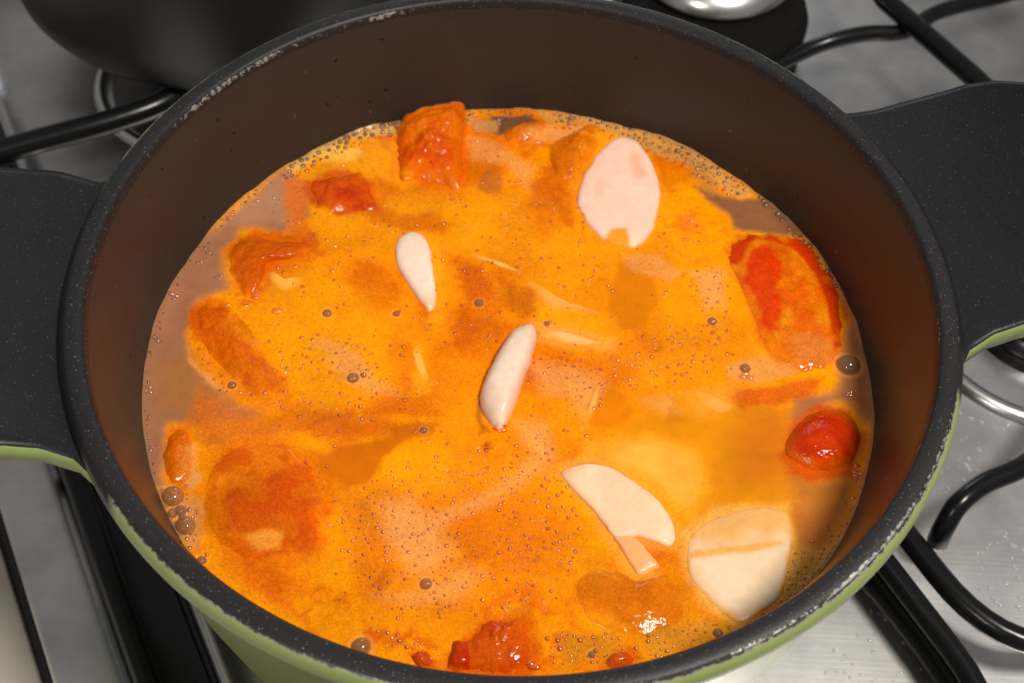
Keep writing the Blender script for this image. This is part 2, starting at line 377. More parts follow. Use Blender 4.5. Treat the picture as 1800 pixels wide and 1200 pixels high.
# ------------------------------------------------------------------ pot
pot = empty('cooking_pot', (0, 0, -.1152)); tag(pot, 'green two handled cooking pot with worn black speckled rim', 'cooking pot')
wall = lathe('inner_wall', [(0, -.1050), (.085, -.1050), (.098, -.1025), (.105, -.097), (.1085, -.088), (.1120, -.0443), (.1157, -.014), (.1174, -.0055), (.1180, -.0034)], 220)
child(obj('inner_wall', wall, M_wall), pot)
prof = [(.1180, -.0034), (.1182, -.0022), (.1186, -.0011), (.1191, -.0004), (.1197, -.00005), (.1208, .0001), (.1220, .0001), (.1228, 0), (.1233, -.00015), (.1237, -.0004)]
rim = lathe('rim', prof, 400)
nv = len(prof); w = np.zeros((len(rim.vertices), 3)); ang = np.repeat(np.linspace(0, 2 * math.pi, 400, endpoint=False), nv)
pi = np.tile(np.arange(nv), 400)
wn = fbm(np.cos(ang) * 9 + 20, np.sin(ang) * 9 + 20, 3, 5)
w_in = np.exp(-((np.degrees(ang) - 128) / 26) ** 2) * .48 + np.exp(-((np.degrees(ang) - 340) / 30) ** 2) * .30 + .40
w_out = np.exp(-((np.degrees(ang) - 322) / 34) ** 2) * .5 + .35
wv = np.where(pi <= 3, w_in * np.array([.3, .9, 1, .6] + [0] * 6)[pi], 0) + np.where(pi >= 7, w_out * np.array([0] * 7 + [.7, 1, 1.1])[pi], 0)
w[:] = (np.clip(wv * (1.1 + .5 * wn), 0, 1.1))[:, None]
set_col(rim, w)
child(obj('rim', rim, M_rim), pot)
body = lathe('pot_body', [(.1237, -.0004), (.1244, -.0008), (.1250, -.0014), (.1255, -.0023), (.1258, -.0034), (.1259, -.0052), (.1255, -.0070), (.1240, -.0084), (.1222, -.0096), (.1208, -.013), (.1192, -.035), (.1170, -.066), (.1135, -.090), (.108, -.106), (.101, -.1135), (.094, -.1150), (0, -.1150)], 220)
child(obj('pot_body', body, M_green), pot)
sv, sf = [], []
for _ in range(70):
    a_ = rnd.uniform(0, 2 * math.pi); z_ = -.040 + .034 * rnd.random() ** 1.6; rr = np.interp(z_, [-.0443, -.014, -.0055], [.1120, .1157, .1174]); s_ = .00022 + .0006 * rnd.random() ** 3
    ctr = np.array([rr * math.cos(a_), rr * math.sin(a_), z_]); nn = np.array([-math.cos(a_), -math.sin(a_), .11]); tt_ = np.array([-math.sin(a_), math.cos(a_), 0]); uu = np.array([0, 0, 1.0])
    k0 = len(sv); st_ = rnd.uniform(.8, 2.2)
    sv.append(ctr + nn * s_ * .35)
    for q in range(8):
        t_ = q / 8 * 2 * math.pi; w_ = rnd.uniform(.75, 1.2); sv.append(ctr - nn * .00005 + s_ * w_ * (tt_ * math.cos(t_) + uu * st_ * math.sin(t_)))
    sf += [(k0, k0 + 1 + q, k0 + 1 + (q + 1) % 8) for q in range(8)]
me = bpy.data.meshes.new('splashes'); me.from_pydata([tuple(v) for v in sv], [], sf); me.update()
tag(child(obj('splashes', me, simple('dried_splash', (.10, .045, .012), .25, 0, .5, 900., 0)), pot), kind='stuff')
# handles: broad ears that rise outwards; coated on top, green below
def handle(a):
    T = np.array([-.0020, .0015, .0045, .010, .016, .022, .029, .035, .040, .044, .047, .0485])
    WN = np.array([.0640, .0530, .0440, .0405, .0400, .0410, .0420, .0430, .0375, .0290, .0170, .0050])
    WF = np.array([.0580, .0545, .0515, .0505, .0505, .0495, .0475, .0430, .0365, .0300, .0175, .0050])
    tt = np.linspace(T[0], T[-1], 46); wn_, wf_ = np.interp(tt, T, WN), np.interp(tt, T, WF)
    K = 48; s = np.linspace(-1, 1, K); V = []; n = len(tt)
    zc = lambda t: -.0052 + .0180 * (np.clip(t, 0, 1) / .036) ** 1.75
    near_is_neg = math.cos(math.radians(a)) > 0
    if not near_is_neg: wf_ = wf_ + .0055 * sstep(.002, .014, tt)
    th = .0085
    for layer in (0, 1):
        for i, t in enumerate(tt):
            lo, hi = (wn_[i], wf_[i]) if near_is_neg else (wf_[i], wn_[i])
            for k in s:
                wv = lo * k if k < 0 else hi * k
                e = abs(k); r = .1225 + t
                # follow the ring of the pot near the rim, straighten further out
                f = 1 - sstep(0, .03, t)
                x = r * (1 - f) + f * math.sqrt(max(r * r - wv * wv, 1e-5)) - .006 * f * 0
                x = x if f > 0 else r
                z = zc(t) + .0015 * e ** 3
                edge = max(0, (e - .93) / .07)
                V.append((x, wv, z - (.0006 * edge ** 2 if layer == 0 else th - .0008 * edge ** 2)))
    def idx(l, i, k): return l * n * K + i * K + k
    F = []; MI = []
    for i in range(n - 1):
        for k in range(K - 1):
            F.append((idx(0, i, k), idx(0, i + 1, k), idx(0, i + 1, k + 1), idx(0, i, k + 1))); MI.append(0)
            F.append((idx(1, i, k), idx(1, i, k + 1), idx(1, i + 1, k + 1), idx(1, i + 1, k))); MI.append(1)
        F.append((idx(0, i, 0), idx(1, i, 0), idx(1, i + 1, 0), idx(0, i + 1, 0))); MI.append(1)
        F.append((idx(0, i, K - 1), idx(0, i + 1, K - 1), idx(1, i + 1, K - 1), idx(1, i, K - 1))); MI.append(1)
    for k in range(K - 1):
        F.append((idx(0, n - 1, k), idx(1, n - 1, k), idx(1, n - 1, k + 1), idx(0, n - 1, k + 1))); MI.append(1)
        F.append((idx(0, 0, k), idx(0, 0, k + 1), idx(1, 0, k + 1), idx(1, 0, k))); MI.append(1)
    me = mesh_np('handle', V, F); 
    o = obj('handle', me, [M_handle, M_green_plain])
    me.polygons.foreach_set('material_index', np.array(MI, np.int32)); me.update()
    o.rotation_euler = (0, 0, math.radians(a)); child(o, pot); return o
M_green_plain = simple('green_enamel_handle', (.28, .36, .115), .35, 0, .12, 40., 0)
handle(11.5); handle(191.5)

# ------------------------------------------------------------------ soup colours: what floats where
def poly_sd(X, Y, P):
    """signed distance (negative inside), metres"""
    d = np.full(X.shape, 1e9); ins = np.zeros(X.shape, bool); n = len(P)
    for i in range(n):
        a, b = P[i], P[(i + 1) % n]; e = b - a
        wx, wy = X - a[0], Y - a[1]
        t = np.clip((wx * e[0] + wy * e[1]) / (e @ e + 1e-12), 0, 1)
        d = np.minimum(d, (wx - e[0] * t) ** 2 + (wy - e[1] * t) ** 2)
        c = ((a[1] <= Y) & (b[1] > Y)) | ((b[1] <= Y) & (a[1] > Y))
        xi = a[0] + (Y - a[1]) / (e[1] if abs(e[1]) > 1e-12 else 1e-12) * e[0]
        ins ^= c & (X < xi)
    return np.where(ins, -1, 1) * np.sqrt(d)
def line_d(X, Y, P, W):
    d = np.full(X.shape, 1e9)
    for i in range(len(P) - 1):
        a, b = P[i], P[i + 1]; e = b - a
        wx, wy = X - a[0], Y - a[1]; t = np.clip((wx * e[0] + wy * e[1]) / (e @ e + 1e-12), 0, 1)
        d = np.minimum(d, np.hypot(wx - e[0] * t, wy - e[1] * t) - (W[i] * (1 - t) + W[i + 1] * t))
    return d
PXM = 1.0 / 5700.0        # metres per photo pixel on the soup
def ell(cx, cy, rx, ry, rot=0, n=14):
    a = np.linspace(0, 2 * math.pi, n, endpoint=False); c, s = math.cos(math.radians(rot)), math.sin(math.radians(rot))
    return [(cx + rx * math.cos(t) * c - ry * math.sin(t) * s, cy + rx * math.cos(t) * s + ry * math.sin(t) * c) for t in a]
YEL, ORA, DOR, RED, DRED = (255, 160, 2), (243, 134, 3), (222, 106, 4), (226, 88, 8), (200, 58, 6)
PINK, TAN, HOLE, MURK = (242, 160, 84), (200, 140, 66), (200, 106, 2), (168, 116, 90)
# (kind, points, colour, opacity, softness px, raggedness px)
FEAT = [
 ('p', [(840,540),(1000,470),(1200,480),(1330,560),(1320,680),(1100,760),(900,800),(760,760),(700,640)], ORA, .5, 60, 30),
 ('p', [(560,380),(700,340),(900,350),(960,420),(900,470),(800,430),(640,440)], YEL, .7, 40, 25),
 ('p', [(440,520),(560,460),(680,560),(700,680),(560,720),(470,620)], YEL, .85, 40, 25),
 ('p', [(1180,300),(1260,340),(1290,420),(1290,560),(1200,620),(1130,560),(1170,450)], YEL, .6, 40, 25),
 ('p', [(500,290),(600,250),(690,250),(690,320),(600,300),(540,310)], YEL, .9, 16, 10),
 ('p', ell(600,275,40,14), (255,205,90), .7, 12, 6),
 ('p', [(560,870),(700,830),(900,900),(960,1010),(800,1100),(640,1080),(590,980)], DOR, .45, 50, 40),
 ('p', [(600,820),(680,790),(760,780),(840,800),(800,860),(700,860)], YEL, .55, 30, 20),
 ('p', [(820,850),(960,830),(1040,930),(1000,1040),(860,1010),(780,940)], DOR, .5, 40, 25),
 ('p', [(640,1090),(720,1100),(790,1150),(700,1150),(560,1110),(470,1040),(520,1030)], YEL, .55, 22, 14),
 # clear broth, lower right
 ('s', [(1080,740),(1200,700),(1330,700),(1400,760),(1400,860),(1400,960),(1220,940),(1200,880),(1130,800)], (226,142,12), .95, 30, 12),
 ('s', [(1280,760),(1370,740),(1400,860),(1300,880),(1240,830)], (212,126,20), .8, 40, 12),
 ('s', [(1390,830),(1450,845),(1515,830),(1495,910),(1450,1000),(1400,1030),(1385,930)], (186,112,46), .95, 22, 10),
 ('p', [(1395,960),(1460,960),(1480,990),(1380,1090),(1260,1120),(1300,1100),(1375,1060)], (214,150,60), .9, 16, 12),
 # murky broth by the wall, left and right
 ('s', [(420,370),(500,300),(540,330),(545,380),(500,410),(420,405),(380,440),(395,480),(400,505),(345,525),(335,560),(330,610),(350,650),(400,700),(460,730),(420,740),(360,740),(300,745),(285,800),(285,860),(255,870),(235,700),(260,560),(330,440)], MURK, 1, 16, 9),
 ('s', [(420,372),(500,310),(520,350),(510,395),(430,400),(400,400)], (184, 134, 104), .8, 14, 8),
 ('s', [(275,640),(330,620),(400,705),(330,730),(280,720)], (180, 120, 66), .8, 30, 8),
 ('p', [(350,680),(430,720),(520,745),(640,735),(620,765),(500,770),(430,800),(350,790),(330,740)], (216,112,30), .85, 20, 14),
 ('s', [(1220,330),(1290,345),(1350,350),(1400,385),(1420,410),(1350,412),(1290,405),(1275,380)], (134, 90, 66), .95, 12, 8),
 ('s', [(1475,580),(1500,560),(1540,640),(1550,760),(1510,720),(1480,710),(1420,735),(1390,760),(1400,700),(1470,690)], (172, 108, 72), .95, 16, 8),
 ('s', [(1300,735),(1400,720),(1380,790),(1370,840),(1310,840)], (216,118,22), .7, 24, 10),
 ('p', [(860,205),(930,205),(940,215),(900,225),(870,240),(855,225)], (104,76,58), .95, 6, 5),
 # red stains and tomato under the film
 ('p', [(640,345),(668,360),(700,378),(760,378),(800,390),(780,408),(700,402),(655,385)], (224,112,6), .8, 12, 8),
 ('p', [(500,320),(530,315),(545,345),(540,400),(560,430),(520,440),(505,400)], (236,118,30), .8, 14, 8),
 ('p', [(425,610),(460,620),(490,660),(512,705),(480,690),(440,650)], (228,106,8), .75, 14, 8),
 ('p', [(340,560),(380,600),(470,690),(540,730),(480,725),(420,690),(360,640)], (240,126,16), .6, 16, 10),
 ('p', [(500,715),(640,735),(720,745),(700,765),(560,770),(480,745)], (214,104,10), .75, 14, 10),
 ('p', [(800,460),(850,470),(880,520),(870,590),(830,600),(800,550)], (222,106,6), .6, 26, 16),
 ('p', [(930,640),(955,650),(950,675),(925,665)], (206,84,6), .8, 10, 6),
 ('p', [(850,510),(930,520),(960,545),(900,555)], (222,122,8), .5, 18, 10),
 ('p', [(340,860),(360,800),(420,770),(500,770),(560,820),(590,900),(580,980),(520,1010),(600,1050),(480,1060),(380,990)], (238,124,6), .9, 22, 16),
 ('p', [(400,900),(440,870),(500,855),(545,870),(575,920),(560,960),(520,965),(480,935),(430,960)], (216,90,4), .55, 22, 16),
 ('p', [(420,985),(470,1000),(520,1020),(545,1005),(530,1030),(480,1035),(430,1010)], (220,92,6), .6, 14, 10),
 ('p', [(430,1010),(490,1040),(540,1080),(580,1120),(520,1080),(440,1040)], (232,106,6), .8, 12, 8),
 ('p', [(640,1090),(680,1110),(720,1120),(700,1140),(650,1115)], (220,92,6), .8, 14, 10),
 ('p', [(905,1070),(930,1040),(950,1030),(955,1050),(935,1080),(930,1120),(910,1120)], (216,100,4), .7, 14, 10),
 ('p', [(980,1040),(1000,1060),(1020,1100),(1060,1140),(1040,1140),(1000,1110)], (216,106,6), .7, 14, 8),
 ('p', [(1280,695),(1330,690),(1400,675),(1450,660),(1440,690),(1380,712),(1310,722)], (222,96,18), .85, 9, 8),
 ('p', [(1010,965),(1060,960),(1120,1010),(1190,1000),(1220,1060),(1190,1120),(1080,1130),(1000,1060)], (226,132,10), .7, 26, 14),
 ('p', [(400,440),(450,405),(560,425),(520,455),(470,475),(450,520),(415,500)], (228,104,6), .9, 10, 9),
 ('p', [(332,560),(340,530),(370,518),(400,530),(405,570),(395,625),(360,610)], (232,108,8), .85, 9, 8),
 ('p', [(965,300),(985,240),(1040,212),(1062,232),(1040,280),(1000,320)], (234,128,6), .75, 10, 8),
 ('p', [(700,240),(760,195),(815,190),(818,330),(740,322),(700,300)], (232,104,4), .9, 8, 7),
 ('p', [(535,320),(610,302),(655,325),(668,365),(600,374),(550,355)], (218,88,6), .9, 8, 8),
 ('p', [(1270,440),(1300,415),(1400,415),(1480,540),(1475,640),(1380,655),(1330,600)], (232,110,12), .8, 10, 8),
 ('p', [(1365,800),(1395,745),(1440,715),(1500,725),(1520,770),(1500,835),(1430,850),(1385,835)], (206,78,8), .9, 10, 6),
 ('p', [(290,790),(300,757),(335,750),(340,830),(320,870),(295,850)], (236,114,6), .85, 8, 7),
 ('p', [(785,1150),(830,1110),(850,1085),(930,1080),(950,1150),(925,1190),(800,1185)], (222,94,4), .9, 9, 8),
 ('p', [(1060,1165),(1075,1142),(1110,1140),(1125,1160),(1100,1180)], (216,92,4), .85, 8, 6),
 ('p', [(715,1155),(735,1140),(760,1150),(765,1175)], (222,90,4), .8, 8, 6),
 ('p', [(1000,1040),(1040,1000),(1100,1010),(1190,1040),(1170,1100),(1050,1100)], (212,108,6), .55, 16, 14),
 ('m', [(395,880),(430,850),(520,845),(560,880),(560,940),(520,950),(480,915),(420,940)], (206,74,2), .8, 16, 14),
 ('m', [(350,880),(366,822),(400,787),(450,768),(500,776),(545,820),(572,870),(583,920),(570,968),(530,985),(480,1000),(420,985),(375,950)], (220,88,2), .9, 14, 12),
 ('m', [(340,960),(420,990),(520,1000),(620,1040),(600,1090),(520,1080),(430,1040)], (216,84,4), .85, 14, 12),
 ('m', [(395,430),(450,405),(570,410),(590,450),(480,480),(460,530),(420,540),(390,480)], (222,96,4), .9, 12, 10),
 ('m', [(420,600),(500,640),(540,720),(470,710),(410,660)], (220,92,4), .85, 14, 10),
 ('m', [(330,540),(400,520),(420,590),(400,650),(350,610)], (222,92,4), .9, 8, 8),
 ('m', [(620,1090),(740,1100),(800,1150),(760,1180),(640,1140)], (216,84,4), .8, 14, 10),
 ('m', [(780,1060),(940,1020),(1000,1100),(980,1180),(800,1185)], (220,88,2), .75, 16, 12),
 ('m', [(985,985),(1120,985),(1220,1010),(1210,1120),(1060,1140),(985,1060)], (218,108,4), .7, 18, 12),
 ('m', [(640,200),(700,200),(700,330),(760,400),(640,400),(600,330)], (228,104,4), .6, 20, 12),
 ('m', [(940,210),(1060,215),(1030,300),(1000,400),(950,380)], (216,96,4), .75, 14, 10),
 ('m', [(1160,350),(1270,380),(1290,440),(1220,470),(1160,430)], (232,104,14), .6, 18, 12),
 ('m', [(780,440),(880,450),(960,540),(900,640),(840,660),(790,580)], (220,104,2), .65, 26, 14),
 ('m', [(700,720),(860,700),(960,780),(900,880),(760,880)], (228,118,2), .45, 30, 14),
 # holes in the froth, and the clove's painted shadow
 ('s', [(1085,475),(1125,468),(1150,495),(1152,540),(1130,570),(1095,580),(1075,540)], (226,128,2), .95, 9, 8),
 ('s', [(1060,690),(1080,672),(1105,690),(1118,720),(1090,745),(1040,748),(1030,735)], (224,126,2), .95, 9, 8),
 ('s', [(555,800),(600,785),(680,775),(740,760),(760,752),(700,790),(660,835),(640,855),(600,845),(570,825)], (212,108,2), .95, 9, 8),
 ('s', [(835,330),(857,302),(882,320),(880,338),(850,342)], (200,112,36), .9, 8, 6),
 ('p', [(630,716),(680,712),(735,722),(700,734),(640,730)], (218,112,6), .8, 9, 7),
 ('p', [(690,756),(735,744),(775,748),(760,766),(700,772)], (192,92,2), .8, 9, 7),
 ('p', [(850,778),(868,772),(874,788),(860,800)], (184,78,2), .85, 6, 4),
 ('p', [(900,505),(940,510),(960,545),(920,556),(895,535)], (204,106,4), .75, 14, 9),
 ('p', [(805,470),(850,465),(862,500),(850,535),(815,520)], (208,92,4), .75, 14, 9),
 ('p', [(798,540),(825,530),(830,600),(812,625),(796,600)], (214,96,4), .7, 14, 9),
 ('p', [(595,860),(650,850),(730,880),(735,950),(690,960),(620,930)], (212,118,8), .75, 26, 14),
 ('p', [(820,900),(900,870),(975,890),(990,960),(900,990),(830,960)], (240,128,2), .7, 30, 14),
 ('p', [(660,1000),(685,990),(690,1030),(670,1045)], (206,96,4), .7, 10, 6),
 ('p', [(640,960),(700,1000),(690,1060),(640,1050),(620,1000)], (214,112,8), .5, 24, 10),
 ('p', [(945,525),(1000,545),(1070,560),(1066,590),(990,580),(950,560)], (255,162,14), .75, 14, 8),
 ('p', [(880,690),(900,640),(925,640),(900,720),(880,760)], (255,160,40), .6, 10, 6),
 ('p', [(755,410),(775,430),(782,500),(778,560),(750,565),(762,520)], (255,166,20), .7, 9, 6),
 ('p', [(722,598),(740,596),(765,670),(758,690),(728,690)], (255,162,16), .85, 12, 6),
 ('p', [(835,700),(848,690),(850,740),(870,760),(850,765),(836,740)], (168,96,14), .8, 6, 4),  # shadow of the upright clove, painted into the broth on its left
 ('p', [(1180,380),(1215,370),(1240,400),(1200,420)], (238,110,30), .6, 14, 9),
 ('p', [(1195,690),(1260,680),(1300,690),(1290,725),(1230,735)], (246,160,50), .7, 18, 8),
 ('p', [(1170,690),(1190,690),(1200,740),(1180,740)], (214,122,10), .6, 9, 5),
 ('p', [(1040,770),(1140,760),(1230,790),(1250,860),(1220,915),(1180,890),(1100,830),(1020,810)], (255,166,40), .85, 16, 8),
 ('p', [(1195,930),(1260,895),(1390,880),(1405,980),(1385,1060),(1300,1105),(1230,1060),(1195,1000)], (238,176,86), .85, 12, 6),
 ('p', [(1010,800),(1050,795),(1130,835),(1200,920),(1190,970),(1120,960),(1160,1010),(1120,1020),(1050,930),(970,830)], (248,164,60), .7, 10, 6),
 ('p', [(1020,240),(1090,225),(1150,270),(1170,350),(1150,430),(1090,450),(1030,410),(1000,350)], (255,160,24), .6, 10, 6),
 ('p', [(935,560),(1080,590),(1080,615),(1000,612),(940,600)], (250,166,70), .6, 10, 6),
 ('p', [(940,350),(975,340),(985,400),(960,430),(940,400)], (226,116,4), .6, 16, 9),
 ('p', [(965,260),(985,250),(975,330),(1000,370),(1010,410),(985,390),(962,330)], (214,104,4), .7, 9, 6),
 ('p', [(1095,455),(1150,455),(1200,480),(1180,500),(1110,480)], PINK, 0.69, 12, 8),
 # pinkish froth
 ('p', [(900,740),(960,740),(975,800),(930,840),(860,880),(760,930),(720,960),(700,930),(800,890),(890,840),(935,800)], PINK, 0.95, 22, 14),
 ('p', [(660,880),(720,870),(770,930),(790,980),(760,1010),(720,1000),(690,950)], PINK, 0.95, 26, 16),
 ('p', [(660,1040),(740,1030),(820,1000),(850,1010),(800,1050),(720,1060)], PINK, 0.83, 22, 14),
 ('p', [(940,640),(1010,650),(1060,670),(1030,740),(1000,700),(950,690)], PINK, 0.83, 22, 14),
 ('p', [(560,600),(610,620),(650,660),(690,690),(640,690),(590,650)], PINK, 0.83, 18, 14),
 ('p', [(1210,480),(1260,470),(1270,540),(1240,550)], PINK, 0.90, 14, 10),
 ('p', [(820,240),(860,250),(940,300),(930,340),(880,290),(830,280)], PINK, 0.75, 18, 10),
 ('p', [(900,235),(960,220),(1040,225),(1000,245),(930,250)], PINK, 0.90, 12, 8),
 ('p', [(330,610),(350,640),(390,680),(400,690),(370,675),(335,635)], PINK, 0.95, 6, 4),
 ('p', [(1280,640),(1340,620),(1400,650),(1330,675),(1285,670)], PINK, 0.83, 14, 8),
 ('p', [(1130,700),(1180,690),(1200,720),(1160,720)], PINK, 0.60, 14, 8),
 ('p', [(310,790),(345,780),(350,850),(330,870),(310,840)], PINK, 0.95, 9, 6),
 ('p', [(290,880),(350,880),(345,960),(330,960),(300,930)], (222,150,84), .85, 8, 6),
 ('p', [(425,950),(470,930),(500,945),(490,970),(450,975)], (250,160,60), .8, 6, 5),
 ('p', [(590,190),(700,205),(700,235),(610,250),(560,275),(520,305),(505,300)], (222,176,104), .9, 8, 5),
 ('p', [(820,205),(870,215),(870,235),(830,230)], (204,150,90), .85, 7, 4),
 ('p', [(940,200),(1050,205),(1150,235),(1250,285),(1320,340),(1300,350),(1200,290),(1120,250),(1040,220),(960,215)], (214,152,76), .9, 8, 6),
 ('p', [(1190,270),(1240,295),(1270,340),(1240,340),(1215,310)], (188,128,62), .7, 10, 8),
 ('p', [(980,1120),(1080,1110),(1090,1160),(980,1170)], (206,128,26), .7, 14, 10),
 ('p', [(1130,1120),(1240,1090),(1260,1120),(1140,1160)], (214,146,40), .7, 14, 10),
]
BIG = [(698,217,12),(669,220,8),(608,244,8),(686,239,6),(640,229,6),(1003,210,7),(575,550,9),(697,550,7),(842,531,9),(621,665,11),(639,660,6),(1252,565,9),(1310,647,10),(1491,641,21),(289,880,19),(314,931,17),(292,909,9),(317,898,10),(320,910,6),(749,1026,10),(408,676,8),(355,985,8),(635,1137,15),(745,757,7),(1190,268,7),(961,569,6),(1112,1030,7),(1040,1150,6),(1262,1112,8),(452,640,7)]
def to_m(pts): return at(pts)
FE = [(k, to_m(p), s2l(c), o, s * PXM, r * PXM) for k, p, c, o, s, r in FEAT]
R_SOUP = .1122
def soup_color(X, Y, bubbles=True):
    # domain warp gives the swirls
    wx = fbm(X * 55 + 3, Y * 55 + 7, 4, 1) * .0032 + fbm(X * 210, Y * 210, 4, 8) * .0017
    wy = fbm(X * 55 + 13, Y * 55 + 27, 4, 2) * .0032 + fbm(X * 210 + 5, Y * 210, 4, 9) * .0017
    Xw, Yw = X + wx, Y + wy
    n1 = fbm(Xw * 70, Yw * 70, 5, 3); n2 = fbm(Xw * 34 + 5, Yw * 34, 4, 4); n3 = fbm(X * 900, Y * 900, 2, 6)
    c = np.empty(X.shape + (3,))
    y_, o_, d_ = s2l(YEL), s2l(ORA), s2l(DOR)
    t = np.clip(.5 + .9 * n2 + .35 * n1, 0, 1)[..., None]
    c[:] = o_ * (1 - t) + y_ * t
    t = sstep(.02, .48, -n2 * .8 - n1 * .9)[..., None] * .8
    c = c * (1 - t) + d_ * t
    fr = np.ones(X.shape)
    mot = fbm(Xw * 190 + 3, Yw * 190, 5, 14, .62)
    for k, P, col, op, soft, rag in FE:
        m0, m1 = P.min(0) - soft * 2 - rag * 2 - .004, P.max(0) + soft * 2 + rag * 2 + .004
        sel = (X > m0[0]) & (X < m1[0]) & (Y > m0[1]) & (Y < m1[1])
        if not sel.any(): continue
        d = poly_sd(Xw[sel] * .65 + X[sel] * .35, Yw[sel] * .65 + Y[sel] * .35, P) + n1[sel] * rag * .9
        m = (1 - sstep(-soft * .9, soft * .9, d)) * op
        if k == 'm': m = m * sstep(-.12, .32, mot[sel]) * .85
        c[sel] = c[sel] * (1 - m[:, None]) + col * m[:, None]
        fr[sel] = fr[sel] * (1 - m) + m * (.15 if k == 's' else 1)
    # froth grain
    global FROTH
    FROTH = fr
    g = 1 + fr * (.09 * n3 + .10 * fbm(X * 2300, Y * 2300, 2, 12)) + .07 * fbm(X * 330, Y * 330, 3, 11)
    c = c * np.clip(g, .5, 1.4)[..., None]
    if bubbles:
        hole = s2l((182, 100, 22))
        for bx, by, br in BIG:
            p = at((bx, by))[0]; d = np.hypot(X - p[0], (Y - p[1])) / (br * PXM)
            m = (1 - sstep(.75, 1.1, d))[..., None] * .6
            near_wall = np.hypot(*p) > .098
            c = c * (1 - m) + (s2l((124, 96, 74)) if near_wall else hole) * m
            ring = np.exp(-((d - 1.22) / .16) ** 2)[..., None] * .35
            c = c * (1 - ring) + s2l((250, 180, 110)) * ring
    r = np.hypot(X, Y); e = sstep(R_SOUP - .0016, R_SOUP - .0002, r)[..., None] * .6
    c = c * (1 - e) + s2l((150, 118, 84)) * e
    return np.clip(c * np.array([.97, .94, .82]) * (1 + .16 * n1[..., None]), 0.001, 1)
def soup_height(X, Y):
    r = np.hypot(X, Y)
    z = fbm(X * 45 + 2, Y * 45, 3, 21) * .0008 + fbm(X * 260, Y * 260, 3, 22) * .00016 + fbm(X * 900, Y * 900, 2, 24) * .00004
    a = np.arctan2(Y, X); wob = fbm(np.cos(a) * 6 + 9, np.sin(a) * 6 + 9, 4, 23)
    return ZS + z + (.0010 + .0022 * wob) * np.exp(-np.clip(.1122 - r, 0, 1) / .0022)
# concentric square-to-disc grid, closed by a skirt and a floor
NG = 600
g = np.linspace(-1, 1, NG); A, B = np.meshgrid(g, g)
big = np.abs(A) > np.abs(B); sA = np.where(np.abs(A) < 1e-9, 1e-9, A); sB = np.where(np.abs(B) < 1e-9, 1e-9, B)
Rr = np.where(big, A, B); Ph = np.where(big, math.pi / 4 * B / sA, math.pi / 2 - math.pi / 4 * A / sB)
X, Y = Rr * np.cos(Ph) * .1128, Rr * np.sin(Ph) * .1128
Zt = soup_height(X, Y); C = soup_color(X, Y); C = np.concatenate([C, FROTH[..., None]], -1)
V = np.stack([X, Y, Zt], -1).reshape(-1, 3)
i = np.arange(NG - 1)[:, None]; j = np.arange(NG - 1)[None]
F = np.stack([i * NG + j, i * NG + j + 1, (i + 1) * NG + j + 1, (i + 1) * NG + j], -1).reshape(-1, 4)
loop = np.concatenate([np.arange(NG - 1), np.arange(NG - 1) * NG + NG - 1, (NG - 1) * NG + np.arange(NG - 1, 0, -1), np.arange(NG - 1, 0, -1) * NG])
n0 = len(V); low = V[loop].copy(); low[:, :2] *= .93; low[:, 2] = -.098
V = np.concatenate([V, low, [[0, 0, -.098]]]); nl = len(loop); k = np.arange(nl)
Fs = np.stack([loop[k], n0 + k, n0 + (k + 1) % nl, loop[(k + 1) % nl]], -1)
kk = np.arange(0, nl - 1, 2); Fb = np.stack([n0 + kk, np.full(len(kk), n0 + nl), n0 + (kk + 2) % nl, n0 + kk + 1], -1)
CC = np.concatenate([C.reshape(-1, 4), np.tile(np.append(s2l(ORA), 1), (nl + 1, 1))])
soup = obj('soup', mesh_np('soup', V, np.concatenate([F, Fs, Fb]), CC), M_soup)
tag(soup, 'bubbling orange tomato broth with froth filling the pot', 'soup')

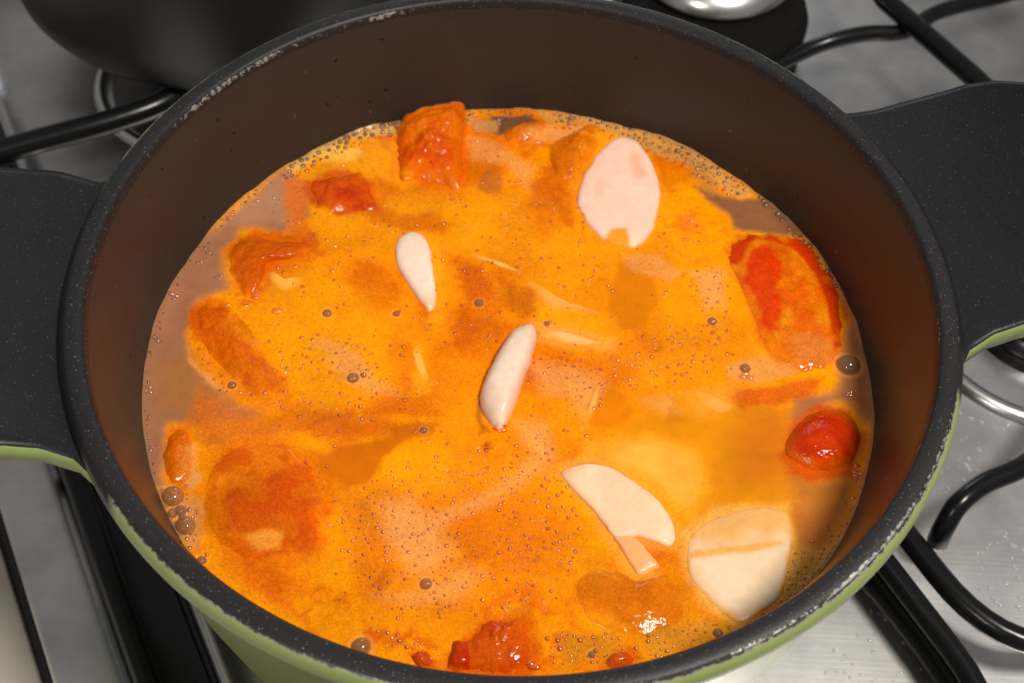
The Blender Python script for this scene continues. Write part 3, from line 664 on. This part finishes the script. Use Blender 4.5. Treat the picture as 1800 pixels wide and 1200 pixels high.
# ------------------------------------------------------------------ pieces that float in the soup
def piece(name, pts, label, cat, material, h=.003, z0=-.002, depth=.004, k=2.0, colfn=None, film=(.75, 1.0), filmrag=.25, patches=(),
          lump=(.0004, 160), group=None, tilt=(0, 0), closed_sub=6, rings=34, seed=0, filmmax=1.0, ragged=2.0, tone=1.0, edge=.8):
    O = catmull(at(pts), closed_sub, True); n = len(O)
    c = O.mean(0)
    rg = ragged * PXM * (fbm(O[:, 0] * 420, O[:, 1] * 420, 4, 81 + seed) + .5 * fbm(O[:, 0] * 1500, O[:, 1] * 1500, 3, 82 + seed))
    dv = O - c; rgv = dv / np.linalg.norm(dv, axis=1)[:, None] * rg[:, None]
    e = np.linspace(0, 1, rings) ** .85
    P = c + (O - c)[None] * e[:, None, None] + rgv[None] * (e ** 5)[:, None, None]
    X, Y = P[..., 0], P[..., 1]; E = np.broadcast_to(e[:, None], X.shape)
    dome = np.clip(1 - E ** k, 0, 1) ** .5
    lx = fbm(X * lump[1] + seed, Y * lump[1], 4, 31 + seed) + .45 * fbm(X * lump[1] * 4 + seed, Y * lump[1] * 4, 3, 36 + seed)
    base = soup_height(X, Y)
    span = max(np.ptp(O[:, 0]), np.ptp(O[:, 1])) / 2
    tl = (tilt[0] * (X - c[0]) + tilt[1] * (Y - c[1])) / span
    Zt = base + z0 + (h - z0) * dome * (1 + tl * .8) + lx * lump[0] * (1 - E ** 4)
    Zb = base + z0 - depth * np.clip(1 - E ** 2, 0, 1) ** .5
    sc = soup_color(X, Y, False)
    pc = colfn(X, Y, E, lx)
    nz = fbm(X * 240 + 9, Y * 240, 4, 41 + seed)
    f = sstep(film[0], film[1], E + nz * filmrag * 1.3) * filmmax
    for pp, op, soft in patches:
        d = poly_sd(X, Y, at(pp)) + nz * soft * PXM * .8
        f = np.maximum(f, (1 - sstep(-soft * PXM, soft * PXM, d)) * op)
    f = np.maximum(f, sstep(.965, 1, E) * edge)
    col = pc * tone * (1 - f[..., None]) + sc * f[..., None]
    i = np.arange(rings - 1)[:, None]; j = np.arange(n)[None]; jn = (j + 1) % n
    F = np.stack([i * n + j, (i + 1) * n + j, (i + 1) * n + jn, i * n + jn], -1).reshape(-1, 4)
    m = rings * n
    top = np.stack([X, Y, Zt], -1).reshape(-1, 3); bot = np.stack([X, Y, Zb], -1)[:-1].reshape(-1, 3)
    Vb = np.concatenate([top, bot]); F2 = F[:, ::-1].copy(); F2 = np.where(F2 < (rings - 1) * n, F2 + m, F2)
    colb = np.concatenate([col.reshape(-1, 3), col[:-1].reshape(-1, 3)])
    me = mesh_np(name, Vb, np.concatenate([F, F2]), np.clip(colb, .001, 1))
    o = obj(name, me, material); tag(o, label, cat, group)
    # origin at the piece
    off = np.array([c[0], c[1], ZS], np.float32); co = np.empty(len(me.vertices) * 3, np.float32)
    me.vertices.foreach_get('co', co); co = (co.reshape(-1, 3) - off).ravel(); me.vertices.foreach_set('co', co); me.update()
    o.location = off.tolist(); return o
def two(c0, c1, scale=150, seed=0, bias=0.):
    a, b = s2l(c0), s2l(c1)
    def f(X, Y, E, lx):
        t = np.clip(.5 + bias + 1.9 * fbm(X * scale, Y * scale, 6, 51 + seed, .62), 0, 1)[..., None]
        g = (1 + .06 * fbm(X * 700, Y * 700, 2, 61))[..., None]
        return (a * (1 - t) + b * t) * g
    return f
def sunk(col, amount, scale, seed):
    f0 = two(col, tuple(np.array(col) * .93), scale, seed)
    def f(X, Y, E, lx): return soup_color(X, Y, False) * (1 - amount) + f0(X, Y, E, lx) * amount
    return f
def tomato(*a, **kw): kw.setdefault('ragged', 11.); kw.setdefault('tone', np.array([.90, .84, .6])); return piece('tomato_chunk', *a, cat='tomato', material=M_tomato, group='tomato pieces floating in the soup', **kw)
def pale(c0=(255, 222, 198), c1=(250, 208, 178), scale=70, seed=0): return two(c0, tuple(np.array(c0) * .55 + np.array(c1) * .45), scale, seed)
def veg(*a, name='vegetable_slice', **kw): kw.setdefault('tone', np.array([.98, .99, 1.0])); return piece(name, *a, cat='vegetable', material=M_pale, group='pale vegetable pieces in the soup', **kw)

tomato([(706,213),(758,194),(808,187),(820,207),(816,255),(815,293),(808,334),(780,328),(740,322),(704,318),(702,285),(698,247)],
       'tall orange red tomato chunk against the back wall of the pot', h=.0056, z0=-.0014, k=2.6, colfn=two((238, 122, 6), (224, 82, 2), 110, 1, .1), film=(.62, 1.0), filmrag=.5, lump=(.0017, 170), tilt=(0, .5))
tomato([(540,320),(570,310),(610,305),(640,300),(655,328),(668,362),(650,374),(600,372),(570,382),(548,352)],
       'small dark red tomato chunk left of the tall back chunk', h=.0019, k=2.2, colfn=two((222, 90, 4), (204, 58, 4), 140, 2), film=(.68, 1.05), filmrag=.5, lump=(.0009, 170), seed=2)
tomato([(397,440),(417,413),(450,410),(500,423),(560,425),(530,452),(477,462),(467,480),(452,515),(427,525),(413,500),(397,477)],
       'curled orange tomato piece near the upper left wall', h=.0022, k=2, colfn=sunk((224, 96, 8), .5, 130, 3), film=(.5, 1.0), filmrag=.5, lump=(.0008, 180), seed=3)
tomato([(330,560),(337,533),(363,517),(393,523),(415,540),(445,575),(480,630),(508,690),(500,718),(465,722),(425,690),(385,650),(348,605)],
       'long half sunk tomato piece with a red streak at the left edge of the broth', h=.0017, k=1.8, colfn=sunk((222, 88, 6), .35, 150, 4), film=(.5, 1.0), filmrag=.6, lump=(.0009, 220), seed=4)
E_center = at([(1425, 560)])[0]
def half_tomato(X, Y, E, lx):
    skin, flesh, red = s2l((214, 62, 2)), s2l((240, 140, 20)), s2l((226, 62, 2))
    t = np.clip(.5 + 1.3 * fbm(X * 160, Y * 160, 5, 71), 0, 1)[..., None]
    c = flesh * t + s2l((226, 96, 6)) * (1 - t)
    d = poly_sd(X, Y, at([(1310,450),(1350,430),(1375,470),(1368,520),(1380,560),(1355,600),(1335,590),(1325,540),(1305,500)])) + fbm(X * 300, Y * 300, 4, 72) * .002
    m = (1 - sstep(-.002, .0012, d))[..., None] * .95; c = c * (1 - m) + red * m
    d = poly_sd(X, Y, at([(1385,600),(1420,590),(1470,600),(1470,640),(1400,645)])) + fbm(X * 300, Y * 300, 4, 73) * .002
    m = (1 - sstep(-.002, .002, d))[..., None] * .7; c = c * (1 - m) + s2l((224, 132, 66)) * m
    d = line_d(X, Y, at([(1283,450),(1292,425),(1320,412),(1360,410),(1400,424),(1432,450),(1455,490),(1472,540),(1478,610)]), np.array([30, 28, 22, 26, 32, 32, 28, 22, 14]) * PXM * .9) + fbm(X * 200, Y * 200, 3, 74) * .0006
    m = (1 - sstep(-.0006, .0006, d))[..., None]; c = c * (1 - m) + skin * m
    return c * (1 + .15 * fbm(X * 800, Y * 800, 2, 75))[..., None]
tomato([(1280,440),(1300,417),(1350,408),(1400,420),(1430,443),(1453,477),(1470,510),(1480,555),(1478,605),(1463,635),(1433,650),(1387,643),(1350,616),(1330,575),(1300,505),(1283,465)],
       'large halved tomato with red skin rim at the right wall', h=.0024, z0=-.0008, k=2.6, colfn=half_tomato, film=(.9, 1.1), lump=(.0009, 170), seed=5,
       patches=[([(1265,490),(1305,515),(1335,575),(1375,622),(1420,655),(1330,660),(1240,560)], .95, 10)])
tomato([(1375,790),(1395,750),(1430,722),(1470,716),(1500,733),(1515,765),(1508,800),(1485,822),(1440,830),(1400,815)],
       'round glossy red cherry tomato in the murky broth by the right wall', h=.0046, z0=-.002, k=2, ragged=3.5, colfn=two((206, 58, 0), (184, 36, 0), 70, 6), film=(.55, 1.0), filmrag=.3, lump=(.0003, 150), seed=6)
tomato([(352,885),(366,822),(400,787),(450,768),(500,776),(545,820),(572,870),(583,920),(570,968),(530,985),(480,1000),(420,985),(375,950)],
       'large sunken tomato with a froth patch at the lower left', h=.0020, z0=-.0012, k=2, colfn=sunk((222, 90, 2), .12, 75, 7), film=(.55, 1.0), filmrag=.6, lump=(.0005, 120), seed=7,
       patches=[([(418,950),(470,928),(498,945),(495,975),(470,992),(440,985)], .95, 6), ([(400,790),(450,770),(510,785),(540,830),(480,835),(420,850),(380,860)], .55, 20)])
tomato([(792,1135),(830,1118),(850,1090),(880,1088),(900,1083),(927,1083),(932,1117),(940,1150),(922,1178),(873,1186),(838,1180),(800,1170)],
       'ragged orange tomato chunk against the front wall', h=.0022, k=2.4, colfn=two((228, 100, 4), (214, 76, 2), 120, 8), film=(.7, 1.05), filmrag=.45, lump=(.0008, 200), seed=8)
tomato([(788,1150),(800,1125),(822,1122),(832,1140),(826,1168),(806,1182),(790,1174)],
       'small dark red tomato scrap left of the front chunk', h=.0022, k=3, colfn=two((206, 64, 4), (190, 44, 4), 170, 9), film=(.75, 1.1), seed=9)
tomato([(968,300),(962,262),(983,242),(1015,226),(1040,214),(1062,228),(1056,258),(1030,290),(1005,318),(985,322)],
       'yellow orange tomato lump behind the pale oval slice', h=.0030, k=2, colfn=sunk((232, 118, 6), .5, 130, 10), film=(.5, 1.0), filmrag=.5, lump=(.0012, 160), seed=10)
tomato([(882,235),(900,222),(930,214),(958,214),(962,232),(945,250),(915,256),(890,254)],
       'little orange tomato lump by the clear gap at the back wall', h=.0022, k=2, colfn=sunk((236, 122, 12), .5, 160, 11), film=(.5, 1.0), filmrag=.5, lump=(.0008, 200), seed=11)
tomato([(1005,1030),(1040,1000),(1090,1005),(1130,1018),(1175,1010),(1198,1045),(1180,1095),(1120,1118),(1060,1108),(1020,1075)],
       'sunken golden brown tomato lump below the split slice', h=.0018, z0=-.001, k=2, colfn=sunk((214, 112, 4), .4, 100, 12), film=(.4, 1.0), filmrag=.6, lump=(.0003, 140), seed=12)
tomato([(285,790),(300,757),(332,747),(345,790),(335,850),(305,862),(287,832)],
       'orange tomato sliver by the left wall below the murky broth', h=.0018, k=2, colfn=sunk((228, 104, 8), .5, 140, 13), film=(.5, 1.0), filmrag=.5, lump=(.0007, 190), seed=13)
tomato([(1064,1158),(1078,1146),(1105,1144),(1118,1160),(1095,1172),(1070,1172)],
       'red tomato scrap at the front wall right of centre', h=.0018, k=2.5, colfn=two((216, 92, 4), (206, 76, 4), 160, 14), film=(.7, 1.15), seed=14)
tomato([(722,1152),(736,1144),(756,1150),(760,1168),(742,1172),(724,1164)],
       'orange red tomato scrap at the front wall left of centre', h=.0018, k=2.5, colfn=two((226, 96, 6), (214, 78, 6), 160, 15), film=(.7, 1.15), seed=15)

# pale slices
veg([(1090,240),(1120,250),(1147,287),(1161,330),(1158,372),(1146,410),(1126,434),(1100,438),(1066,428),(1040,405),(1022,380),(1013,347),(1030,300),(1060,260)],
    'large flat pale oval slice at the back right', h=.0016, z0=-.0006, k=10, colfn=pale((255, 214, 190), (252, 200, 176), 60, 1), film=(.93, 1.06), filmrag=.06, lump=(.0001, 90),
    patches=[([(1062,425),(1075,410),(1100,408),(1106,422),(1108,445),(1070,440)], .97, 5), ([(1105,275),(1120,275),(1135,310),(1120,325),(1108,300)], .35, 10), ([(1040,325),(1060,320),(1058,350),(1045,360)], .22, 10)])
veg([(720,407),(743,413),(756,437),(761,467),(766,500),(767,530),(757,547),(740,533),(717,500),(700,473),(693,443),(700,420)],
    'white teardrop shaped clove left of centre', name='garlic_clove', h=.0022, z0=-.0008, k=5, colfn=pale((255, 226, 204), (255, 218, 190), 60, 2), film=(.90, 1.1), filmrag=.08, lump=(.0002, 110), edge=.3,
    patches=[([(735,540),(745,522),(775,515),(775,560),(745,560)], .3, 14)])
veg([(936,572),(944,590),(938,620),(928,650),(912,695),(896,735),(882,758),(866,752),(848,728),(843,697),(856,660),(876,620),(900,585),(918,574)],
    'thick upright white clove standing proud at the centre', name='garlic_clove', h=.0062, z0=-.001, k=3.2, colfn=pale((240, 214, 190), (232, 200, 172), 60, 3), film=(1.2, 1.4), filmrag=.05, lump=(.0003, 120), tilt=(-.15, 0), edge=.15)
veg([(983,830),(1007,816),(1040,812),(1077,822),(1120,848),(1160,882),(1181,913),(1188,943),(1178,961),(1150,954),(1122,946),(1085,948),(1062,925),(1040,895),(1010,865)],
    'pale crescent slice lying across the lower right', h=.0016, z0=-.0006, k=8, colfn=pale((250, 212, 174), (240, 196, 154), 55, 4), film=(.94, 1.02), filmrag=.06, lump=(.0001, 90),
    patches=[([(970,830),(1000,860),(1060,940),(1090,960),(1040,950)], .6, 12), ([(970,820),(1000,805),(1015,830),(985,845)], .5, 12)])
veg([(1076,938),(1095,936),(1118,946),(1136,966),(1160,995),(1148,1003),(1124,1013),(1104,988),(1088,962)],
    'narrow pale slice tucked under the crescent slice', h=.0011, z0=-.0006, k=6, colfn=pale((242, 180, 120), (236, 168, 104), 60, 5), film=(.95, 1.04), filmrag=.04, lump=(.0001, 90))
veg([(1217,935),(1263,907),(1333,890),(1378,897),(1391,927),(1393,967),(1384,1017),(1372,1050),(1343,1075),(1300,1097),(1271,1078),(1234,1042),(1210,1013),(1206,973)],
    'big pale slice with an orange crack near the front right wall', h=.0009, z0=-.0005, k=8, colfn=pale((242, 210, 176), (234, 200, 160), 55, 6), film=(.86, 1.02), filmrag=.1, lump=(.0001, 90),
    patches=[([(1200,900),(1380,880),(1396,930),(1394,945),(1330,950),(1260,958),(1200,965)], .82, 20), ([(1203,985),(1206,972),(1267,964),(1317,957),(1372,950),(1374,957),(1320,970),(1270,976)], .9, 5), ([(1195,990),(1215,1000),(1240,1040),(1290,1090),(1360,1075),(1330,1120),(1230,1090)], .75, 18)])
veg([(1050,785),(1090,768),(1150,766),(1200,778),(1236,812),(1242,852),(1218,898),(1185,888),(1160,862),(1110,830),(1062,808)],
    'sunken yellowish slice behind the crescent slice', h=.0003, z0=-.0006, k=5, colfn=two((255, 180, 66), (252, 168, 50), 60, 7), film=(.35, 1.0), filmrag=.25, lump=(.0001, 90), filmmax=.9)
veg([(1213,678),(1250,688),(1288,706),(1292,722),(1262,728),(1230,712)],
    'faint sunken slice below the froth right of centre', h=.0003, z0=-.0006, k=3, colfn=two((250, 180, 88), (246, 166, 66), 60, 8), film=(.1, .95), filmrag=.2, lump=(.0001, 90))
def sliver(line, wid, label, c, filmv=(.15, .95), h=.0003, seed=0):
    L = np.array(line, float); T = np.gradient(L, axis=0); T /= np.linalg.norm(T, axis=1)[:, None]; Nn = np.stack([-T[:, 1], T[:, 0]], 1)
    w = np.array(wid, float)[:, None]
    pts = np.concatenate([L + Nn * w, (L - Nn * w)[::-1]])
    veg([tuple(p) for p in pts], label, name='vegetable_sliver', h=h, z0=-.0008, k=3, colfn=two(c, tuple(np.array(c) * .96), 60, seed), film=filmv, filmrag=.3, lump=(.0001, 90))
sliver([(938,580),(970,586),(1005,596),(1035,601),(1066,604)], [7, 11, 12, 9, 3], 'pale sliver running right from the upright clove', (255, 190, 110), seed=20)
sliver([(822,444),(850,453),(880,464),(905,474),(928,484)], [4, 6, 6, 5, 2], 'thin pale streak sliver above the centre', (255, 186, 90), seed=21)
sliver([(915,492),(950,520),(985,538),(1025,547),(1072,553)], [8, 15, 16, 9, 3], 'tapering pale sliver between the clove and the dark hole', (250, 172, 76), seed=22)
sliver([(727,604),(735,628),(742,652),(750,674)], [6, 9, 9, 6], 'short upright pale sliver left of the upright clove', (255, 186, 78), seed=23)
sliver([(1056,668),(1048,690),(1040,715),(1030,738)], [4, 7, 7, 4], 'thin pale edge beside the dark triangular hole', (248, 170, 80), seed=24)
sliver([(468,478),(485,498),(510,502),(540,490)], [8, 12, 12, 7], 'faint sunken pale sliver near the upper left tomato', (255, 184, 66), seed=25)

# ------------------------------------------------------------------ bubbles
def dome_mesh(name, seg=20, rings=7):
    V = [(0, 0, 1)]; F = []
    for i in range(1, rings + 1):
        a = i / rings * math.pi * .5
        for k in range(seg): V.append((math.sin(a) * math.cos(k / seg * 2 * math.pi), math.sin(a) * math.sin(k / seg * 2 * math.pi), math.cos(a)))
    for k in range(seg): F.append((0, 1 + k, 1 + (k + 1) % seg))
    for i in range(rings - 1):
        for k in range(seg):
            a, b = 1 + i * seg, 1 + (i + 1) * seg
            F.append((a + k, b + k, b + (k + 1) % seg, a + (k + 1) % seg))
    me = bpy.data.meshes.new(name); me.from_pydata(V, [], F); me.update(); return me
DOME = dome_mesh('bubble')
for bx, by, br in BIG:
    p = at((bx, by))[0]; r = br * PXM * .98
    if np.hypot(*p) > R_SOUP - r: p = p / np.hypot(*p) * (R_SOUP - r)
    o = obj('bubble', DOME, M_bubble, soup)
    o.location = (p[0], p[1], float(soup_height(p[0], p[1])) - r * .05); o.scale = (r, r, r * .85)
# froth of tiny bubbles: nobody could count it
rs = np.random.RandomState(11)
spots = []
def scatter(poly, n, r0, r1, sd=1.):
    P = at(poly); lo, hi = P.min(0), P.max(0); c = 0; tries = 0
    while c < n and tries < n * 30:
        tries += 1; q = lo + rs.rand(2) * (hi - lo)
        if poly_sd(np.array([q[0]]), np.array([q[1]]), P)[0] > 0 or np.hypot(*q) > R_SOUP - .0006: continue
        spots.append((q[0], q[1], (r0 + (r1 - r0) * rs.rand() ** 5) * PXM)); c += 1
SLICE = [at(q) for q in ([(1090,240),(1120,250),(1147,287),(1161,330),(1158,372),(1146,410),(1126,434),(1066,428),(1022,380),(1013,347),(1030,300)], [(720,407),(743,413),(761,467),(767,530),(757,547),(717,500),(693,443)], [(936,572),(944,590),(912,695),(882,758),(848,728),(843,697),(876,620)], [(983,830),(1040,812),(1120,848),(1181,913),(1178,961),(1122,946),(1160,995),(1124,1013),(1080,950)], [(1217,935),(1333,890),(1391,927),(1384,1017),(1300,1097),(1210,1013)], [(1060,730),(1400,690),(1400,950),(1200,930),(1090,790)], [(1085,475),(1150,495),(1130,570),(1075,540)], [(555,800),(740,760),(640,855)], [(1375,790),(1430,722),(1500,733),(1508,800),(1440,830)], [(706,213),(808,187),(808,334),(704,318)], [(1290,425),(1400,420),(1480,555),(1433,650),(1330,575)])]
scatter([(480,340),(900,340),(1280,400),(1300,640),(1100,700),(1000,800),(1000,1000),(900,1100),(600,1090),(560,900),(460,700),(400,560)], 2600, .8, 4.2)
scatter([(600,860),(760,800),(960,760),(1000,860),(1040,960),(960,1080),(700,1090),(600,980)], 1700, .8, 4.0)
scatter([(960,640),(1060,620),(1200,580),(1290,560),(1290,660),(1100,690),(1000,720)], 480, .9, 4.2)
scatter([(1200,480),(1270,470),(1290,560),(1240,580)], 130, 1.0, 4.4)
scatter([(560,580),(660,620),(720,700),(640,740),(540,730),(420,690)], 330, .9, 4.4)
scatter([(870,260),(960,240),(960,400),(880,400),(820,340)], 90, 1.4, 3.6)
scatter([(960,1110),(1090,1110),(1100,1165),(970,1170)], 90, 2, 5)
scatter([(1130,1110),(1240,1080),(1290,1100),(1200,1150),(1100,1165)], 130, 1.4, 4)
scatter([(1395,970),(1460,960),(1480,985),(1390,1080),(1300,1100),(1370,1060)], 330, .9, 3.8)
scatter([(300,790),(345,780),(355,860),(345,960),(320,950),(300,900)], 60, 2, 5)
scatter([(425,945),(470,930),(500,945),(480,965)], 14, 2, 4.5)
scatter([(330,600),(350,600),(410,690),(390,690)], 30, 2, 4)
scatter([(640,1100),(760,1130),(780,1160),(700,1150)], 60, 1.5, 4)
def arc(a0, a1, n, d0, d1, r0, r1):
    for _ in range(n):
        a = math.radians(a0 + (a1 - a0) * rs.rand()); d = d0 + (d1 - d0) * rs.rand() ** 1.5; r = R_SOUP - d
        spots.append((r * math.cos(a), r * math.sin(a), (r0 + (r1 - r0) * rs.rand() ** 1.6) * PXM))
arc(100, 139, 300, .0008, .0062, 1.4, 6); arc(88, 100, 40, .001, .004, 1.8, 4)
arc(44, 84, 380, .0008, .0085, 1.3, 5); arc(18, 42, 60, .0008, .0025, 2, 6.5); arc(-60, -20, 120, .0008, .004, 1.2, 3); arc(140, 215, 70, .0006, .0022, 1.2, 3.4)
arc(215, 330, 140, .0006, .004, 1.4, 4)
DV = np.array([(0, 0, 1)] + [(math.sin(a) * math.cos(t), math.sin(a) * math.sin(t), math.cos(a)) for a in (.5, 1.05, math.pi / 2) for t in np.arange(9) / 9 * 2 * math.pi])
DF = [(0, 0, 1 + k, 1 + (k + 1) % 9) for k in range(9)] + [(1 + i * 9 + k, 10 + i * 9 + k, 10 + i * 9 + (k + 1) % 9, 1 + i * 9 + (k + 1) % 9) for i in range(2) for k in range(9)]
keep = []; cells = {}
sp = np.array(sorted(spots, key=lambda q: -q[2]))
for q in sp:
    X1, Y1 = np.array([q[0]]), np.array([q[1]])
    if any(poly_sd(X1, Y1, P)[0] < 0 for P in SLICE): continue
    key = (int(q[0] // .0016), int(q[1] // .0016)); near = [w for i_ in (-1, 0, 1) for j_ in (-1, 0, 1) for w in cells.get((key[0] + i_, key[1] + j_), ())]
    if any((w[0] - q[0]) ** 2 + (w[1] - q[1]) ** 2 < ((w[2] + q[2]) * 1.15) ** 2 for w in near): continue
    cells.setdefault(key, []).append(q); keep.append(q)
sp = np.array(keep)
sz = soup_height(sp[:, 0], sp[:, 1])
VV = (DV[None] * sp[:, 2][:, None, None] * np.array([1, 1, .7])); VV[..., 0] += sp[:, 0][:, None]; VV[..., 1] += sp[:, 1][:, None]; VV[..., 2] += sz[:, None] - .00003
sc = soup_color(sp[:, 0], sp[:, 1], False)
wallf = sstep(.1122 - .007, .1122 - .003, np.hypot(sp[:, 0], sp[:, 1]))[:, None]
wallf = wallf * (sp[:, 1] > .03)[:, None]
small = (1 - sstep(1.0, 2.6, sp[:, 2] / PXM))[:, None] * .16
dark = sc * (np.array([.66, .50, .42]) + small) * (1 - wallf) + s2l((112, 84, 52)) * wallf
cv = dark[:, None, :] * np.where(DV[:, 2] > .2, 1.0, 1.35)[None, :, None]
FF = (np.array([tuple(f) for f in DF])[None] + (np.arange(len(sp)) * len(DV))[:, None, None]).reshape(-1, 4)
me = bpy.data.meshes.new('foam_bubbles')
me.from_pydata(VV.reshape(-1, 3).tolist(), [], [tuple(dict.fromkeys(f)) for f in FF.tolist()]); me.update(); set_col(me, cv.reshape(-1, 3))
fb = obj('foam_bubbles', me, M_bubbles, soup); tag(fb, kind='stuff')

# glossy droplets added to make glints on the wet pieces and along the wall
M_glint = wet('glint_droplet', .10, 0, 0); M_glint.node_tree.nodes['Principled BSDF'].inputs['IOR'].default_value = 2.1
glint_pts = []
for gx, gy, n, sp_, r0 in ((760,240,5,9,3),(765,265,5,9,3),(716,293,5,6,3),(768,300,5,6,3),(700,250,4,12,2),(1440,485,5,9,3),(1350,450,5,14,2),(1367,530,5,9,2.5),(1455,620,5,7,3.5),(1420,648,5,9,3),(1430,560,7,14,2),(1400,520,6,24,2),(1467,790,5,8,3),(1450,800,4,9,3),(1462,765,4,14,2),(1440,780,5,22,2),
    (400,383,5,9,3.5),(370,440,6,12,3),(350,460,5,12,2.5),(310,520,4,6,4),(280,600,5,7,3),(262,680,5,10,2.5),(385,490,3,5,3),(455,350,6,18,2),(268,780,6,14,2),(383,895,4,6,3),(432,900,4,9,2.5),(578,927,5,6,3),(510,845,2,4,3),(1022,252,6,9,3),(1005,262,4,8,2.5),(940,235,7,10,3),(832,246,5,7,3),(870,212,6,12,2.5),
    (1155,1036,4,7,2.2),(1106,1060,3,7,2),(936,1170,4,6,4),(865,1137,4,8,2.5),(880,757,3,3,4),(490,548,4,7,4),(448,517,3,5,3),(382,556,6,10,3),(398,543,4,6,3),(1310,662,6,9,3),(670,1165,3,5,3.5),(1215,390,4,8,2.5),(570,360,6,22,2),(610,340,6,18,2),(600,230,12,40,2.2),(880,1110,8,28,2),(1490,690,4,8,3),(1505,830,5,12,2.5),(1440,940,7,22,2.2),(520,325,4,10,2.5)):
    for _ in range(n):
        glint_pts.append((gx + rs.randn() * sp_ * .6, gy + rs.randn() * sp_ * .6, r0 * 1.5 * (.5 + .8 * rs.rand())))
deps = bpy.context.evaluated_depsgraph_get(); ov = []; oc = []
for gx, gy, r in glint_pts:
    p = at((gx, gy))[0]
    if np.hypot(*p) > R_SOUP - .0008: p = p / np.hypot(*p) * (R_SOUP - .0008)
    ok, loc, nrm, _, ob, _ = scene.ray_cast(deps, Vector((p[0], p[1], -.02)), Vector((0, 0, -1)))
    if not ok: continue
    q = Vector((0, 0, 1)).rotation_difference(nrm).to_matrix(); q = np.array(q)
    ov.append(np.array(loc) + (DV * np.array([1.5, .7, .6]) * r * PXM) @ q.T)
    base = soup_color(np.array([p[0]]), np.array([p[1]]), False)[0]
    oc.append(np.tile(base * np.array([.95, .75, .8]), (len(DV), 1)))
FF = (np.array([tuple(f) for f in DF])[None] + (np.arange(len(ov)) * len(DV))[:, None, None]).reshape(-1, 4)
me = bpy.data.meshes.new('glint_droplets')
me.from_pydata(np.concatenate(ov).tolist(), [], [tuple(dict.fromkeys(f)) for f in FF.tolist()]); me.update(); set_col(me, np.concatenate(oc))
tag(obj('glint_droplets', me, M_glint, soup), kind='stuff')

# ------------------------------------------------------------------ water drops on the steel, lower right and by the front right burner
drops = []
def drop_zone(poly, n, r0, r1):
    P = at(poly, ZP); lo, hi = P.min(0), P.max(0); c = 0
    while c < n:
        q = lo + rs.rand(2) * (hi - lo)
        if poly_sd(np.array([q[0]]), np.array([q[1]]), P)[0] > 0: continue
        drops.append((q[0], q[1], r0 + (r1 - r0) * rs.rand() ** 2)); c += 1
drop_zone([(1480,1080),(1560,1060),(1640,1210),(1440,1210)], 60, .0003, .0009)
drop_zone([(1690,700),(1800,760),(1800,830),(1650,900),(1640,860)], 45, .0004, .0013)
drop_zone([(1700,960),(1800,920),(1800,1120),(1740,1060),(1680,980)], 45, .0004, .0013)
dp = np.array(drops)
VV = DV[None] * dp[:, 2][:, None, None] * np.array([1, 1, .45]); VV[..., 0] += dp[:, 0][:, None]; VV[..., 1] += dp[:, 1][:, None]; VV[..., 2] += ZP + .00005
FF = (np.array([tuple(f) for f in DF])[None] + (np.arange(len(dp)) * len(DV))[:, None, None]).reshape(-1, 4)
me = bpy.data.meshes.new('water_drops')
me.from_pydata(VV.reshape(-1, 3).tolist(), [], [tuple(dict.fromkeys(f)) for f in FF.tolist()]); me.update()
tag(obj('water_drops', me, M_water), 'scattered clear water drops on the steel to the right of the pot', 'water drops', kind='stuff')
